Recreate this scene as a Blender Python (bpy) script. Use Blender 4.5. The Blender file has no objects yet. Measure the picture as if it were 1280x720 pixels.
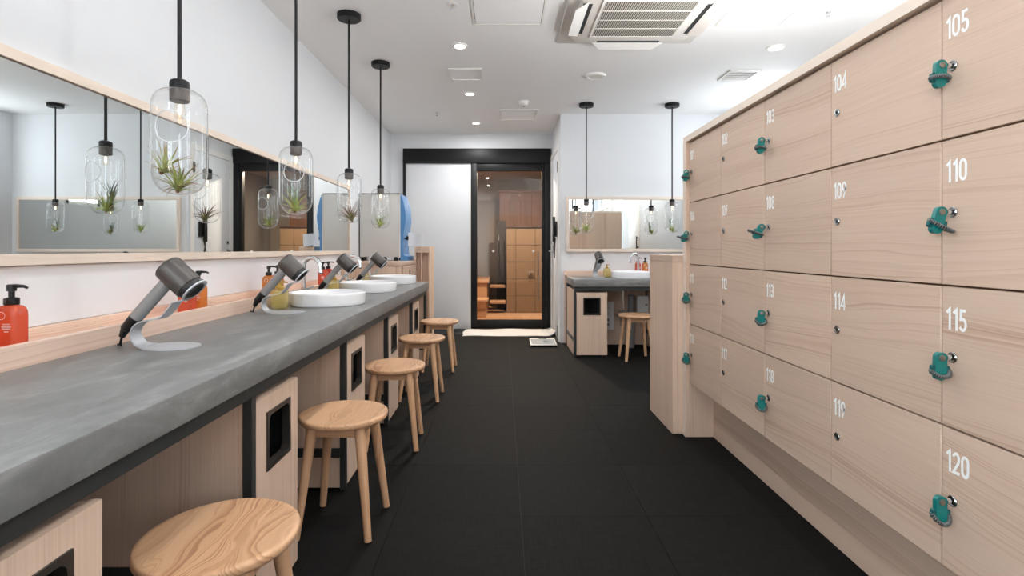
import bpy, bmesh, math, random
from mathutils import Vector, Matrix, Euler
random.seed(7)
R = math.radians
S = bpy.context.scene
COL = S.collection

# ------------------------------------------------------------------ camera
cam = bpy.data.cameras.new('camera'); camo = bpy.data.objects.new('camera', cam); COL.objects.link(camo)
camo.location = (0, 0, 1.06); camo.rotation_euler = (R(90), 0, 0)
cam.sensor_width = 36; cam.lens = 665 / 1280 * 36
cam.shift_x = 12 / 1280; cam.shift_y = -49 / 1280
cam.clip_start = .02
S.camera = camo
# ------------------------------------------------------------------ world, exposure
w = bpy.data.worlds.new('world'); S.world = w; w.use_nodes = True
w.node_tree.nodes['Background'].inputs[0].default_value = (.75, .85, 1, 1)
w.node_tree.nodes['Background'].inputs[1].default_value = .5
S.view_settings.view_transform = 'Standard'; S.view_settings.look = 'None'
S.view_settings.gamma = 1; S.view_settings.use_curve_mapping = False
S.view_settings.exposure = 0.26
S.cycles.use_denoising = True
S.cycles.max_bounces = 14; S.cycles.diffuse_bounces = 7; S.cycles.glossy_bounces = 6
S.cycles.transparent_max_bounces = 24; S.cycles.transmission_bounces = 8
S.cycles.caustics_reflective = False; S.cycles.caustics_refractive = False
S.cycles.sample_clamp_indirect = 6
WIN_REAR, WIN_SIDE, FILL_LEFT, FILL_ALC, DOWN_W, BULB_E, UPFILL_W = 6.2, .9, 13.0, 5.3, 5.0, 5.0, 82.0

# ------------------------------------------------------------------ materials
def srgb(r, g, b):
    f = lambda c: (c/255/12.92) if c/255 <= .04045 else ((c/255+.055)/1.055)**2.4
    return (f(r), f(g), f(b), 1)
def newmat(n):
    m = bpy.data.materials.new(n); m.use_nodes = True
    nt = m.node_tree; return m, nt, nt.nodes['Principled BSDF']
def N(nt, t, **k):
    n = nt.nodes.new(t)
    for a, v in k.items():
        if a.startswith('i_'): n.inputs[a[2:].replace('_', ' ')].default_value = v
        else: setattr(n, a, v)
    return n
def L(nt, a, b): nt.links.new(a, b)
def math_(nt, op, a, b=None, c=None):
    n = nt.nodes.new('ShaderNodeMath'); n.operation = op
    for i, v in enumerate((a, b, c)):
        if v is None: continue
        if isinstance(v, (int, float)): n.inputs[i].default_value = v
        else: nt.links.new(v, n.inputs[i])
    return n.outputs[0]
def plain(name, col, rough=.5, metal=0, spec=.5, var=.03, vscale=30, bump=0, bscale=200, coat=0):
    m, nt, b = newmat(name)
    tc = N(nt, 'ShaderNodeTexCoord'); nz = N(nt, 'ShaderNodeTexNoise'); nz.inputs['Scale'].default_value = vscale
    nz.inputs['Detail'].default_value = 4; L(nt, tc.outputs['Object'], nz.inputs['Vector'])
    mx = N(nt, 'ShaderNodeMix', data_type='RGBA')
    c = srgb(*col)
    mx.inputs[6].default_value = tuple(x*(1-var) for x in c[:3])+(1,)
    mx.inputs[7].default_value = tuple(min(1, x*(1+var)) for x in c[:3])+(1,)
    L(nt, nz.outputs['Fac'], mx.inputs[0]); L(nt, mx.outputs[2], b.inputs['Base Color'])
    b.inputs['Roughness'].default_value = rough; b.inputs['Metallic'].default_value = metal
    b.inputs['Specular IOR Level'].default_value = spec
    b.inputs['Coat Weight'].default_value = coat
    if bump:
        n2 = N(nt, 'ShaderNodeTexNoise'); n2.inputs['Scale'].default_value = bscale
        L(nt, tc.outputs['Object'], n2.inputs['Vector'])
        bp = N(nt, 'ShaderNodeBump'); bp.inputs['Strength'].default_value = bump; bp.inputs['Distance'].default_value = .002
        L(nt, n2.outputs['Fac'], bp.inputs['Height']); L(nt, bp.outputs['Normal'], b.inputs['Normal'])
    return m
def wood(name, light, mid, dark, grain='Y', freq=55, amp=7, across=(3.0, 3.0), along=1.0, rough=.5, fibre=.25, plank=0, lineamt=1.0):
    """softwood grain: growth-ring lines along one axis, bent by low noise; fine fibres on top"""
    m, nt, b = newmat(name)
    tc = N(nt, 'ShaderNodeTexCoord'); oi = N(nt, 'ShaderNodeObjectInfo')
    rnd = math_(nt, 'MULTIPLY', oi.outputs['Random'], 37.0)
    ad = N(nt, 'ShaderNodeVectorMath', operation='ADD'); cb = N(nt, 'ShaderNodeCombineXYZ')
    for i in range(3): L(nt, rnd, cb.inputs[i])
    sp0 = N(nt, 'ShaderNodeSeparateXYZ'); L(nt, tc.outputs['Object'], sp0.inputs[0])
    ax = 'XYZ'.index(grain); o1, o2 = [i for i in range(3) if i != ax]
    if plank:
        wn = N(nt, 'ShaderNodeTexWhiteNoise', noise_dimensions='1D')
        fl = math_(nt, 'FLOOR', math_(nt, 'MULTIPLY', math_(nt, 'ADD', sp0.outputs[o1], rnd), 1/plank)); L(nt, fl, wn.inputs['W'])
        pk = math_(nt, 'MULTIPLY', wn.outputs['Value'], 9.0)
        cb2 = N(nt, 'ShaderNodeCombineXYZ'); L(nt, pk, cb2.inputs[ax]); L(nt, pk, cb2.inputs[o2])
        a2 = N(nt, 'ShaderNodeVectorMath', operation='ADD'); L(nt, cb.outputs[0], a2.inputs[0]); L(nt, cb2.outputs[0], a2.inputs[1])
        L(nt, a2.outputs[0], ad.inputs[1])
    else:
        L(nt, cb.outputs[0], ad.inputs[1])
    L(nt, tc.outputs['Object'], ad.inputs[0])
    sp = N(nt, 'ShaderNodeSeparateXYZ'); L(nt, ad.outputs[0], sp.inputs[0])
    u, v, q = sp.outputs[ax], sp.outputs[o1], sp.outputs[o2]
    def stretched(su, sv, sq, detail=2):
        c = N(nt, 'ShaderNodeCombineXYZ')
        L(nt, math_(nt, 'MULTIPLY', u, su), c.inputs[0]); L(nt, math_(nt, 'MULTIPLY', v, sv), c.inputs[1]); L(nt, math_(nt, 'MULTIPLY', q, sq), c.inputs[2])
        n = N(nt, 'ShaderNodeTexNoise'); n.inputs['Scale'].default_value = 1; n.inputs['Detail'].default_value = detail
        L(nt, c.outputs[0], n.inputs['Vector']); return n.outputs['Fac']
    warp = stretched(along, across[0], across[1], 1.5)
    small = stretched(along*5, across[0]*5, across[1]*5, 1)
    t = math_(nt, 'ADD', math_(nt, 'MULTIPLY', math_(nt, 'ADD', v, math_(nt, 'MULTIPLY', q, .9)), freq),
              math_(nt, 'ADD', math_(nt, 'MULTIPLY', warp, amp), math_(nt, 'MULTIPLY', small, amp*.08)))
    nv = N(nt, 'ShaderNodeTexNoise', noise_dimensions='1D'); nv.inputs['Scale'].default_value = .33; nv.inputs['Detail'].default_value = 2
    L(nt, t, nv.inputs['W']); t = math_(nt, 'ADD', t, math_(nt, 'MULTIPLY', nv.outputs['Fac'], 5.0))
    fr = math_(nt, 'FRACT', t)
    ns = N(nt, 'ShaderNodeTexNoise', noise_dimensions='1D'); ns.inputs['Scale'].default_value = .21; ns.inputs['Detail'].default_value = 1; L(nt, t, ns.inputs['W'])
    sm_ = N(nt, 'ShaderNodeMapRange'); sm_.inputs[1].default_value = .38; sm_.inputs[2].default_value = .66; L(nt, ns.outputs['Fac'], sm_.inputs[0])
    ramp = N(nt, 'ShaderNodeValToRGB'); L(nt, fr, ramp.inputs[0])
    e = ramp.color_ramp.elements; e[0].position = 0; e[0].color = srgb(*light); e[1].position = 1; e[1].color = srgb(*light)
    for p, c in ((.45, mid), (.86, dark), (.93, dark)):
        x = e.new(p); x.color = srgb(*c)
    band = stretched(along*.6, 9, 9, 3)
    mx = N(nt, 'ShaderNodeMix', data_type='RGBA'); mx.inputs[6].default_value = srgb(*light)
    br = N(nt, 'ShaderNodeMapRange'); br.inputs[1].default_value = .35; br.inputs[2].default_value = .65; br.inputs[3].default_value = .15*lineamt; br.inputs[4].default_value = .95*lineamt
    L(nt, band, br.inputs[0]); L(nt, math_(nt, 'MULTIPLY', br.outputs[0], sm_.outputs[0]), mx.inputs[0]); L(nt, ramp.outputs[0], mx.inputs[7])
    fib = stretched(along*7, 420, 420, 2)
    big = stretched(.8, 2.2, 2.2, 2)
    val = math_(nt, 'ADD', math_(nt, 'MULTIPLY', math_(nt, 'SUBTRACT', fib, .5), fibre), math_(nt, 'MULTIPLY', math_(nt, 'SUBTRACT', big, .5), .22))
    if plank: val = math_(nt, 'ADD', val, math_(nt, 'MULTIPLY', math_(nt, 'SUBTRACT', wn.outputs['Value'], .5), .16))
    val = math_(nt, 'ADD', val, math_(nt, 'MULTIPLY', math_(nt, 'SUBTRACT', oi.outputs['Random'], .5), .06))
    hs = N(nt, 'ShaderNodeHueSaturation'); L(nt, math_(nt, 'ADD', val, 1.0), hs.inputs['Value']); L(nt, mx.outputs[2], hs.inputs['Color'])
    L(nt, hs.outputs[0], b.inputs['Base Color']); b.inputs['Roughness'].default_value = rough
    b.inputs['Specular IOR Level'].default_value = .35
    bp = N(nt, 'ShaderNodeBump'); bp.inputs['Strength'].default_value = .12; bp.inputs['Distance'].default_value = .001
    L(nt, fib, bp.inputs['Height']); L(nt, bp.outputs[0], b.inputs['Normal'])
    return m
def glass(name, tint=(1, 1, 1), ior=1.45, edge=.0, rough=0, boost=1.0):
    """thin clear glass: see-through plus Fresnel mirror, whiter where seen edge-on"""
    m, nt, b = newmat(name); nt.nodes.remove(b); out = nt.nodes['Material Output']
    tr = N(nt, 'ShaderNodeBsdfTransparent'); tr.inputs[0].default_value = (*tint, 1)
    gl = N(nt, 'ShaderNodeBsdfGlossy'); gl.inputs['Roughness'].default_value = rough
    f0 = ((ior-1)/(ior+1))**2
    lw0 = N(nt, 'ShaderNodeLayerWeight'); lw0.inputs[0].default_value = .5
    fr = math_(nt, 'ADD', math_(nt, 'MULTIPLY', math_(nt, 'POWER', lw0.outputs['Facing'], 5.0), 1-f0), f0)
    mx = N(nt, 'ShaderNodeMixShader'); L(nt, math_(nt, 'MULTIPLY', fr, boost), mx.inputs[0]); L(nt, tr.outputs[0], mx.inputs[1]); L(nt, gl.outputs[0], mx.inputs[2])
    last = mx
    if edge:
        df = N(nt, 'ShaderNodeBsdfTranslucent'); df.inputs[0].default_value = (.95, .97, .97, 1)
        lw = N(nt, 'ShaderNodeLayerWeight'); lw.inputs[0].default_value = .5
        p = math_(nt, 'MULTIPLY', math_(nt, 'POWER', lw.outputs['Facing'], 5.0), edge)
        m2 = N(nt, 'ShaderNodeMixShader'); L(nt, p, m2.inputs[0]); L(nt, mx.outputs[0], m2.inputs[1]); L(nt, df.outputs[0], m2.inputs[2]); last = m2
    L(nt, last.outputs[0], out.inputs[0]); return m
def emit(name, col, s):
    m, nt, b = newmat(name)
    b.inputs['Base Color'].default_value = (.8, .8, .8, 1)
    b.inputs['Emission Color'].default_value = (*col, 1); b.inputs['Emission Strength'].default_value = s
    return m
def liquid(name, col, dens=.55):
    m, nt, b = newmat(name); nt.nodes.remove(b); out = nt.nodes['Material Output']
    tr = N(nt, 'ShaderNodeBsdfTransparent'); tr.inputs[0].default_value = srgb(*col)
    df = N(nt, 'ShaderNodeBsdfTranslucent'); df.inputs[0].default_value = srgb(*col)
    d2 = N(nt, 'ShaderNodeBsdfDiffuse'); d2.inputs[0].default_value = srgb(*col)
    a = N(nt, 'ShaderNodeAddShader'); 
    mm = N(nt, 'ShaderNodeMixShader'); mm.inputs[0].default_value = .5; L(nt, df.outputs[0], mm.inputs[1]); L(nt, d2.outputs[0], mm.inputs[2])
    m1 = N(nt, 'ShaderNodeMixShader'); m1.inputs[0].default_value = dens; L(nt, tr.outputs[0], m1.inputs[1]); L(nt, mm.outputs[0], m1.inputs[2])
    gl = N(nt, 'ShaderNodeBsdfGlossy'); gl.inputs['Roughness'].default_value = .06
    lw0 = N(nt, 'ShaderNodeLayerWeight'); lw0.inputs[0].default_value = .5
    m2 = N(nt, 'ShaderNodeMixShader'); L(nt, math_(nt, 'ADD', math_(nt, 'MULTIPLY', math_(nt, 'POWER', lw0.outputs['Facing'], 5.0), .9), .04), m2.inputs[0]); L(nt, m1.outputs[0], m2.inputs[1]); L(nt, gl.outputs[0], m2.inputs[2])
    L(nt, m2.outputs[0], out.inputs[0]); return m

M = {}
M['wall'] = plain('white_wallpaper', (221, 223, 225), .75, var=.012, vscale=6, bump=.05, bscale=160)
M['ceil'] = plain('white_ceiling', (240, 240, 239), .8, var=.01, vscale=4)
M['gloss'] = plain('glossy_white_board', (236, 237, 239), .16, var=.005, spec=.6)
M['white'] = plain('white_plastic', (232, 230, 226), .4, var=.01)
M['offwhite'] = plain('offwhite_plastic', (222, 217, 210), .45, var=.01)
M['ceramic'] = plain('white_ceramic', (240, 241, 242), .12, spec=.6, var=.004)
M['black'] = plain('black_painted_metal', (16, 16, 17), .46, spec=.3, var=.05)
M['blackplastic'] = plain('black_plastic', (18, 18, 18), .35, var=.05)
M['steelframe'] = plain('dark_grey_steel', (44, 47, 47), .45, var=.06)
M['dark'] = plain('dark_recess', (14, 14, 15), .6)
M['chrome'] = plain('chrome', (225, 228, 230), .08, metal=1, var=.005)
M['lockmetal'] = plain('lock_nickel', (176, 178, 178), .22, metal=1)
M['brushed'] = plain('brushed_nickel', (150, 148, 142), .3, metal=1)
M['grille'] = plain('grille_beige', (196, 190, 182), .5)
LK = ((202, 177, 157), (196, 169, 148), (166, 133, 111))
M['wood_y'] = wood('larch_along_y', *LK, grain='Y', freq=62, amp=11, across=(2.4, 2.4), along=.8, lineamt=.85)
M['tray'] = wood('light_larch_tray', (226, 199, 180), (222, 193, 173), (196, 160, 138), grain='X', freq=60, amp=7, across=(3.0, 3.0), along=.6, lineamt=.8)
LZ = ((212, 186, 165), (207, 179, 157), (180, 146, 122))
M['wood_z'] = wood('larch_along_z', *LZ, grain='Z', freq=60, amp=7, across=(3.0, 3.0), along=.6, lineamt=.8)
M['wood_x'] = wood('larch_along_x', *LK, grain='X', freq=60, amp=7, across=(3.0, 3.0), along=.6, lineamt=.8)
PW = ((230, 215, 200), (227, 211, 195), (214, 192, 172))
M['pale_x'] = wood('pale_maple_along_x', *PW, grain='X', freq=18, amp=5, along=.8, lineamt=.5, fibre=.12)
M['pale_z'] = wood('pale_maple_along_z', *PW, grain='Z', freq=18, amp=5, along=.8, lineamt=.5, fibre=.12)
M['pale_y'] = wood('pale_maple_along_y', *PW, grain='Y', freq=18, amp=5, along=.8, lineamt=.5, fibre=.12)
SW = ((208, 167, 131), (198, 154, 117), (170, 124, 90))
M['seat'] = wood('ash_seat', *SW, grain='Y', freq=58, amp=13, across=(7, 1), along=3.2, plank=.085, rough=.38, fibre=.2, lineamt=1.9)
M['leg'] = wood('ash_leg', *SW, grain='Z', freq=60, amp=3, across=(6, 6), along=1, rough=.4, fibre=.2)
M['walnut'] = plain('brown_carcass', (112, 76, 52), .6, var=.1)
M['sauna'] = wood('cedar_boards', (184, 142, 106), (172, 128, 92), (134, 94, 64), grain='X', freq=40, amp=5, plank=0)
M['sauna_dark'] = wood('brown_panelling', (116, 80, 60), (106, 72, 54), (80, 52, 38), grain='Z', freq=40, amp=5)
M['tile'] = plain('brown_stone_tile', (122, 98, 74), .45, var=.12, vscale=9)
M['mat'] = plain('towelling_mat', (214, 211, 206), .95, var=.05, vscale=120, bump=.8, bscale=500)
M['paper'] = plain('paper', (228, 230, 232), .8, var=.01)
M['print'] = plain('grey_print', (120, 122, 124), .8)
M['blue'] = plain('blue_plastic', (70, 128, 182), .35, var=.02)
M['devgrey'] = plain('light_grey_casing', (198, 197, 193), .45, var=.01)
M['teal'] = plain('teal_plastic', (10, 112, 108), .35, var=.05)
M['tealdark'] = plain('dark_teal_plastic', (10, 80, 80), .4, var=.05)
M['coil'] = plain('grey_coil', (96, 98, 96), .35, var=.1)
M['coildark'] = plain('black_coil_core', (20, 20, 20), .5)
M['number'] = plain('white_number_print', (240, 242, 240), .6, var=.003)
M['dryer'] = plain('dark_anodised_barrel', (84, 80, 77), .42, metal=.5, var=.06)
M['handle'] = plain('grey_handle', (150, 149, 147), .42, metal=.2, var=.02)
M['stand'] = plain('satin_silver_stand', (188, 191, 195), .42, metal=.35, var=.01)
M['grey'] = plain('grey_pipe_cover', (120, 120, 118), .6)
M['gold'] = plain('ochre_pump', (176, 142, 60), .35, metal=.2)
M['red'] = liquid('red_orange_liquid', (240, 138, 106)); M['amber'] = liquid('amber_liquid', (238, 176, 104))
M['yellow'] = liquid('pale_yellow_liquid', (246, 238, 190), .35)
M['glass'] = glass('clear_lamp_glass', (.985, .99, .99), 1.5, edge=.8, boost=1.3)
M['doorglass'] = glass('smoked_door_glass', (.86, .84, .82), 1.5)
M['wrap'] = glass('clear_film', (.97, .97, .97), 1.5, edge=.4, rough=.1)
M['bulbglass'] = glass('bulb_glass', (1, .97, .92), 1.45)
M['filament'] = emit('warm_filament', (1, .78, .5), BULB_E)
M['lampdisc'] = emit('downlight_lens', (1, .97, .92), 9)
M['winrear'] = emit('frosted_daylight_pane_rear', (.86, .93, 1), WIN_REAR)
DAY = (.86, .93, 1)
M['winside'] = emit('frosted_daylight_pane_side', DAY, WIN_SIDE)
M['fill_left'] = emit('added_daylight_pane_left', DAY, FILL_LEFT)
M['fill_alc'] = emit('added_daylight_pane_alcove', DAY, FILL_ALC)
def mirror_mat():
    m, nt, b = newmat('silvered_mirror'); b.inputs['Base Color'].default_value = (.80, .83, .82, 1); b.inputs['Metallic'].default_value = 1; b.inputs['Roughness'].default_value = .0
    return m
M['mirror'] = mirror_mat()
def concrete():
    m, nt, b = newmat('trowelled_grey_mortar'); tc = N(nt, 'ShaderNodeTexCoord')
    mp = N(nt, 'ShaderNodeMapping'); mp.inputs['Scale'].default_value = (3.2, 7, 7); L(nt, tc.outputs['Object'], mp.inputs['Vector'])
    n1 = N(nt, 'ShaderNodeTexNoise'); n1.inputs['Scale'].default_value = 1.6; n1.inputs['Detail'].default_value = 8; n1.inputs['Roughness'].default_value = .62; n1.inputs['Distortion'].default_value = .8
    L(nt, mp.outputs[0], n1.inputs['Vector'])
    n2 = N(nt, 'ShaderNodeTexNoise'); n2.inputs['Scale'].default_value = 90; n2.inputs['Detail'].default_value = 4; L(nt, tc.outputs['Object'], n2.inputs['Vector'])
    r = N(nt, 'ShaderNodeValToRGB'); e = r.color_ramp.elements
    e[0].position = .30; e[0].color = srgb(96, 96, 95); e[1].position = .72; e[1].color = srgb(146, 146, 145)
    x = e.new(.52); x.color = srgb(118, 118, 117)
    L(nt, math_(nt, 'ADD', math_(nt, 'MULTIPLY', n1.outputs['Fac'], .88), math_(nt, 'MULTIPLY', n2.outputs['Fac'], .12)), r.inputs[0])
    L(nt, r.outputs[0], b.inputs['Base Color']); b.inputs['Roughness'].default_value = .42
    rr = N(nt, 'ShaderNodeMapRange'); rr.inputs[3].default_value = .3; rr.inputs[4].default_value = .5; L(nt, n1.outputs['Fac'], rr.inputs[0]); L(nt, rr.outputs[0], b.inputs['Roughness'])
    return m
M['concrete'] = concrete()
def floortile():
    m, nt, b = newmat('woven_charcoal_vinyl'); tc = N(nt, 'ShaderNodeTexCoord'); oi = N(nt, 'ShaderNodeObjectInfo')
    def st(sx, sy, sc):
        mp = N(nt, 'ShaderNodeMapping'); mp.inputs['Scale'].default_value = (sx, sy, 1); L(nt, tc.outputs['Object'], mp.inputs['Vector'])
        n = N(nt, 'ShaderNodeTexNoise'); n.inputs['Scale'].default_value = sc; n.inputs['Detail'].default_value = 2; L(nt, mp.outputs[0], n.inputs['Vector']); return n.outputs['Fac']
    a = st(8, 300, 1); c = st(220, 12, 1)
    t = math_(nt, 'ADD', math_(nt, 'MULTIPLY', a, .6), math_(nt, 'MULTIPLY', c, .4))
    r = N(nt, 'ShaderNodeValToRGB'); e = r.color_ramp.elements
    e[0].position = .3; e[0].color = srgb(8, 8, 8); e[1].position = .7; e[1].color = srgb(31, 31, 30)
    L(nt, t, r.inputs[0])
    hs = N(nt, 'ShaderNodeHueSaturation'); L(nt, math_(nt, 'ADD', math_(nt, 'MULTIPLY', oi.outputs['Random'], .22), .89), hs.inputs['Value']); L(nt, r.outputs[0], hs.inputs['Color'])
    L(nt, hs.outputs[0], b.inputs['Base Color']); b.inputs['Roughness'].default_value = .7; b.inputs['Specular IOR Level'].default_value = .09
    bp = N(nt, 'ShaderNodeBump'); bp.inputs['Strength'].default_value = .35; bp.inputs['Distance'].default_value = .001; L(nt, t, bp.inputs['Height']); L(nt, bp.outputs[0], b.inputs['Normal'])
    return m
M['tilefloor'] = floortile()
def leafmat(name, c0, c1, c2):
    m, nt, b = newmat(name); tc = N(nt, 'ShaderNodeTexCoord'); sp = N(nt, 'ShaderNodeSeparateXYZ'); L(nt, tc.outputs['Generated'], sp.inputs[0])
    r = N(nt, 'ShaderNodeValToRGB'); e = r.color_ramp.elements; e[0].color = srgb(*c0); e[1].color = srgb(*c2); x = e.new(.5); x.color = srgb(*c1)
    L(nt, sp.outputs['Z'], r.inputs[0]); L(nt, r.outputs[0], b.inputs['Base Color']); b.inputs['Roughness'].default_value = .6
    return m
M['leaf_green'] = leafmat('green_leaf', (206, 208, 130), (172, 186, 100), (150, 158, 92))
M['leaf_rust'] = leafmat('rust_tipped_leaf', (186, 188, 112), (150, 162, 86), (158, 112, 78))
M['leaf_purple'] = leafmat('purple_leaf', (170, 190, 100), (146, 122, 100), (128, 84, 92))
M['leaf_grey'] = leafmat('silver_leaf', (156, 172, 130), (134, 152, 128), (120, 138, 126))
M['leafbase'] = plain('brown_plant_base', (120, 88, 60), .8)

# ------------------------------------------------------------------ mesh helpers
class MB:
    def __init__(s): s.v = []; s.f = []
    def add(s, vs, fs):
        o = len(s.v); s.v += [tuple(p) for p in vs]; s.f += [tuple(i+o for i in f) for f in fs]; return s
    def box(s, x0, x1, y0, y1, z0, z1, b=0, seg=2):
        if b:
            bm = bmesh.new(); bmesh.ops.create_cube(bm, size=1)
            for v in bm.verts: v.co = ((x0+x1)/2+v.co.x*(x1-x0), (y0+y1)/2+v.co.y*(y1-y0), (z0+z1)/2+v.co.z*(z1-z0))
            bmesh.ops.bevel(bm, geom=bm.edges[:], offset=b, segments=seg, affect='EDGES', profile=.5)
            bm.verts.index_update(); s.add([v.co[:] for v in bm.verts], [[v.index for v in f.verts] for f in bm.faces]); bm.free(); return s
        vs = [(x, y, z) for x in (x0, x1) for y in (y0, y1) for z in (z0, z1)]
        return s.add(vs, [(0, 1, 3, 2), (4, 6, 7, 5), (0, 4, 5, 1), (2, 3, 7, 6), (0, 2, 6, 4), (1, 5, 7, 3)])
    def lathe(s, prof, n=32, c=(0, 0, 0), mat=None, cap=True):
        vs = []; fs = []
        for r, z in prof:
            for i in range(n):
                a = 2*math.pi*i/n; vs.append(Vector((r*math.cos(a), r*math.sin(a), z)))
        for k in range(len(prof)-1):
            for i in range(n): fs.append((k*n+i, k*n+(i+1) % n, (k+1)*n+(i+1) % n, (k+1)*n+i))
        if cap:
            if prof[0][0] > 1e-6: fs.append(tuple(range(n))[::-1])
            if prof[-1][0] > 1e-6: fs.append(tuple((len(prof)-1)*n+i for i in range(n)))
        if mat is not None: vs = [mat @ v for v in vs]
        return s.add([v+Vector(c) for v in vs], fs)
    def tube(s, pts, rad, n=12, closed=False, flat=None):
        """round tube along points; rad = number or list"""
        P = [Vector(p) for p in pts]; k = len(P); rs = rad if isinstance(rad, (list, tuple)) else [rad]*k
        vs = []; fs = []; up = None
        for i in range(k):
            a = P[(i-1) % k] if (closed or i > 0) else P[i]; b = P[(i+1) % k] if (closed or i < k-1) else P[i]
            t = (b-a).normalized()
            if up is None: up = t.orthogonal().normalized()
            up = (up - t*up.dot(t)).normalized(); sd = t.cross(up)
            for j in range(n):
                an = 2*math.pi*j/n; vs.append(P[i]+(up*math.cos(an)+sd*math.sin(an))*rs[i])
        m = k if closed else k-1
        for i in range(m):
            for j in range(n):
                i2 = (i+1) % k; fs.append((i*n+j, i*n+(j+1) % n, i2*n+(j+1) % n, i2*n+j))
        if not closed: fs += [tuple(range(n))[::-1], tuple((k-1)*n+j for j in range(n))]
        return s.add(vs, fs)
    def strip(s, path, widths, th, axis=Vector((0, 1, 0))):
        """flat band along a path in the local x-z plane, width along y"""
        P = [Vector((p[0], 0, p[1])) for p in path]; vs = []; fs = []; k = len(P)
        for i in range(k):
            t = (P[min(i+1, k-1)]-P[max(i-1, 0)]).normalized(); n = axis.cross(t).normalized()*th/2
            w_ = axis*widths[i]/2
            vs += [P[i]+n+w_, P[i]+n-w_, P[i]-n-w_, P[i]-n+w_]
        for i in range(k-1):
            for j in range(4): fs.append((i*4+j, i*4+(j+1) % 4, (i+1)*4+(j+1) % 4, (i+1)*4+j))
        fs += [(0, 3, 2, 1), ((k-1)*4, (k-1)*4+1, (k-1)*4+2, (k-1)*4+3)]
        return s.add(vs, fs)
    def prism(s, outline, a, b, axis='z'):
        """extrude a 2-D outline between a and b along an axis"""
        n = len(outline); mk = {'z': lambda p, q: (p[0], p[1], q), 'y': lambda p, q: (p[0], q, p[1]), 'x': lambda p, q: (q, p[0], p[1])}[axis]
        vs = [mk(p, a) for p in outline]+[mk(p, b) for p in outline]
        fs = [tuple(range(n)), tuple(range(2*n-1, n-1, -1))]+[(i, i+n, (i+1) % n+n, (i+1) % n) for i in range(n)]
        return s.add(vs, fs)
    def ring(s, R0, r, c=(0, 0, 0), n=40, m=10, mat=None):
        vs = []; fs = []
        for i in range(n):
            a = 2*math.pi*i/n
            for j in range(m):
                b = 2*math.pi*j/m; p = Vector(((R0+r*math.cos(b))*math.cos(a), (R0+r*math.cos(b))*math.sin(a), r*math.sin(b)))
                vs.append((mat @ p if mat is not None else p)+Vector(c))
        for i in range(n):
            for j in range(m): fs.append((i*m+j, ((i+1) % n)*m+j, ((i+1) % n)*m+(j+1) % m, i*m+(j+1) % m))
        return s.add(vs, fs)
    def mesh(s, name, m, ang=38):
        me = bpy.data.meshes.new(name); me.from_pydata(s.v, [], s.f); me.validate()
        bm = bmesh.new(); bm.from_mesh(me); bmesh.ops.recalc_face_normals(bm, faces=bm.faces[:]); bm.to_mesh(me); bm.free()
        me.shade_smooth(); me.set_sharp_from_angle(angle=R(ang)); me.materials.append(m); return me
    def obj(s, name, m, parent=None, loc=(0, 0, 0), **k):
        return link(name, s.mesh(name, m, **k), parent, loc)
def link(name, me, parent=None, loc=(0, 0, 0), rot=(0, 0, 0)):
    o = bpy.data.objects.new(name, me); COL.objects.link(o); o.location = loc; o.rotation_euler = rot
    if parent is not None: o.parent = parent
    return o
def tag(o, label, cat, group=None, kind=None):
    if label: o['label'] = label
    if cat: o['category'] = cat
    if group: o['group'] = group
    if kind: o['kind'] = kind
    return o
def thing(name, label, cat, loc=(0, 0, 0), rz=0, group=None):
    o = bpy.data.objects.new(name, None); COL.objects.link(o); o.location = loc; o.rotation_euler = (0, 0, rz); o.empty_display_size = .1
    return tag(o, label, cat, group)
def struct(name, mb, m, parent=None):
    o = mb.obj(name, m, parent)
    if parent is None: o['kind'] = 'structure'
    return o
KIDS = {}
def copy_tree(o, parent=None):
    c = o.copy(); COL.objects.link(c)
    if parent is not None: c.parent = parent
    for ch in o.children: copy_tree(ch, c)
    return c
def dup(root, label, loc, rz=None, group=None):
    c = copy_tree(root); c.location = loc; c['label'] = label
    if rz is not None: c.rotation_euler = (0, 0, rz)
    if group: c['group'] = group
    return c
def rrect(x0, x1, y0, y1, r, n=5):
    o = []
    for cx, cy, a0 in ((x1-r, y1-r, 0), (x0+r, y1-r, 90), (x0+r, y0+r, 180), (x1-r, y0+r, 270)):
        for i in range(n+1):
            a = R(a0+90*i/n); o.append((cx+r*math.cos(a), cy+r*math.sin(a)))
    return o

# ------------------------------------------------------------------ the setting
XL, XR, YF, YA, YB, CZ = -1.48, 2.62, 7.05, 6.0, -2.6, 2.58
XS = .655
floor = struct('floor', MB().box(XL-.1, XR+.1, YB-.1, YF, -.12, -.004), M['dark'])
tm = MB().box(-.2493, .2493, -.2493, .2493, -.004, 0).mesh('floor_tile', M['tilefloor'])
for i in range(-4, 6):
    for j in range(-14, 6):
        x, y = .074+.25+.5*i, 4.11+.25+.5*j
        if x < XL+.02 or x > XR-.1: continue
        if y > YA-.1 and x > XS: continue
        if y > YF-.2 or y < YB+.1: continue
        t = link('floor_tile', tm, floor, (x, y, -random.random()*.0006), (0, 0, R(90) if (i+j) % 2 else 0))
struct('ceiling', MB().box(XL-.1, XR+.1, YB-.1, YF+.1, CZ, CZ+.1), M['ceil'])
LV = (-2.35, -.55, .9, 2.42); RV = (4.6, 5.7, 1.64, 2.46)
struct('wall_left', MB().box(XL-.1, XL, YB-.1, LV[0], -.1, CZ).box(XL-.1, XL, LV[1], YF+.1, -.1, CZ).box(XL-.1, XL, LV[0], LV[1], -.1, LV[2]).box(XL-.1, XL, LV[0], LV[1], LV[3], CZ), M['wall'])
wf = MB().box(XL, -.414, YF, YF+.1, -.1, CZ).box(-.414, .636, YF, YF+.1, 2.19, CZ).box(.636, XS+.1, YF, YF+.1, -.1, CZ)
struct('wall_far', wf, M['wall'])
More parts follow.
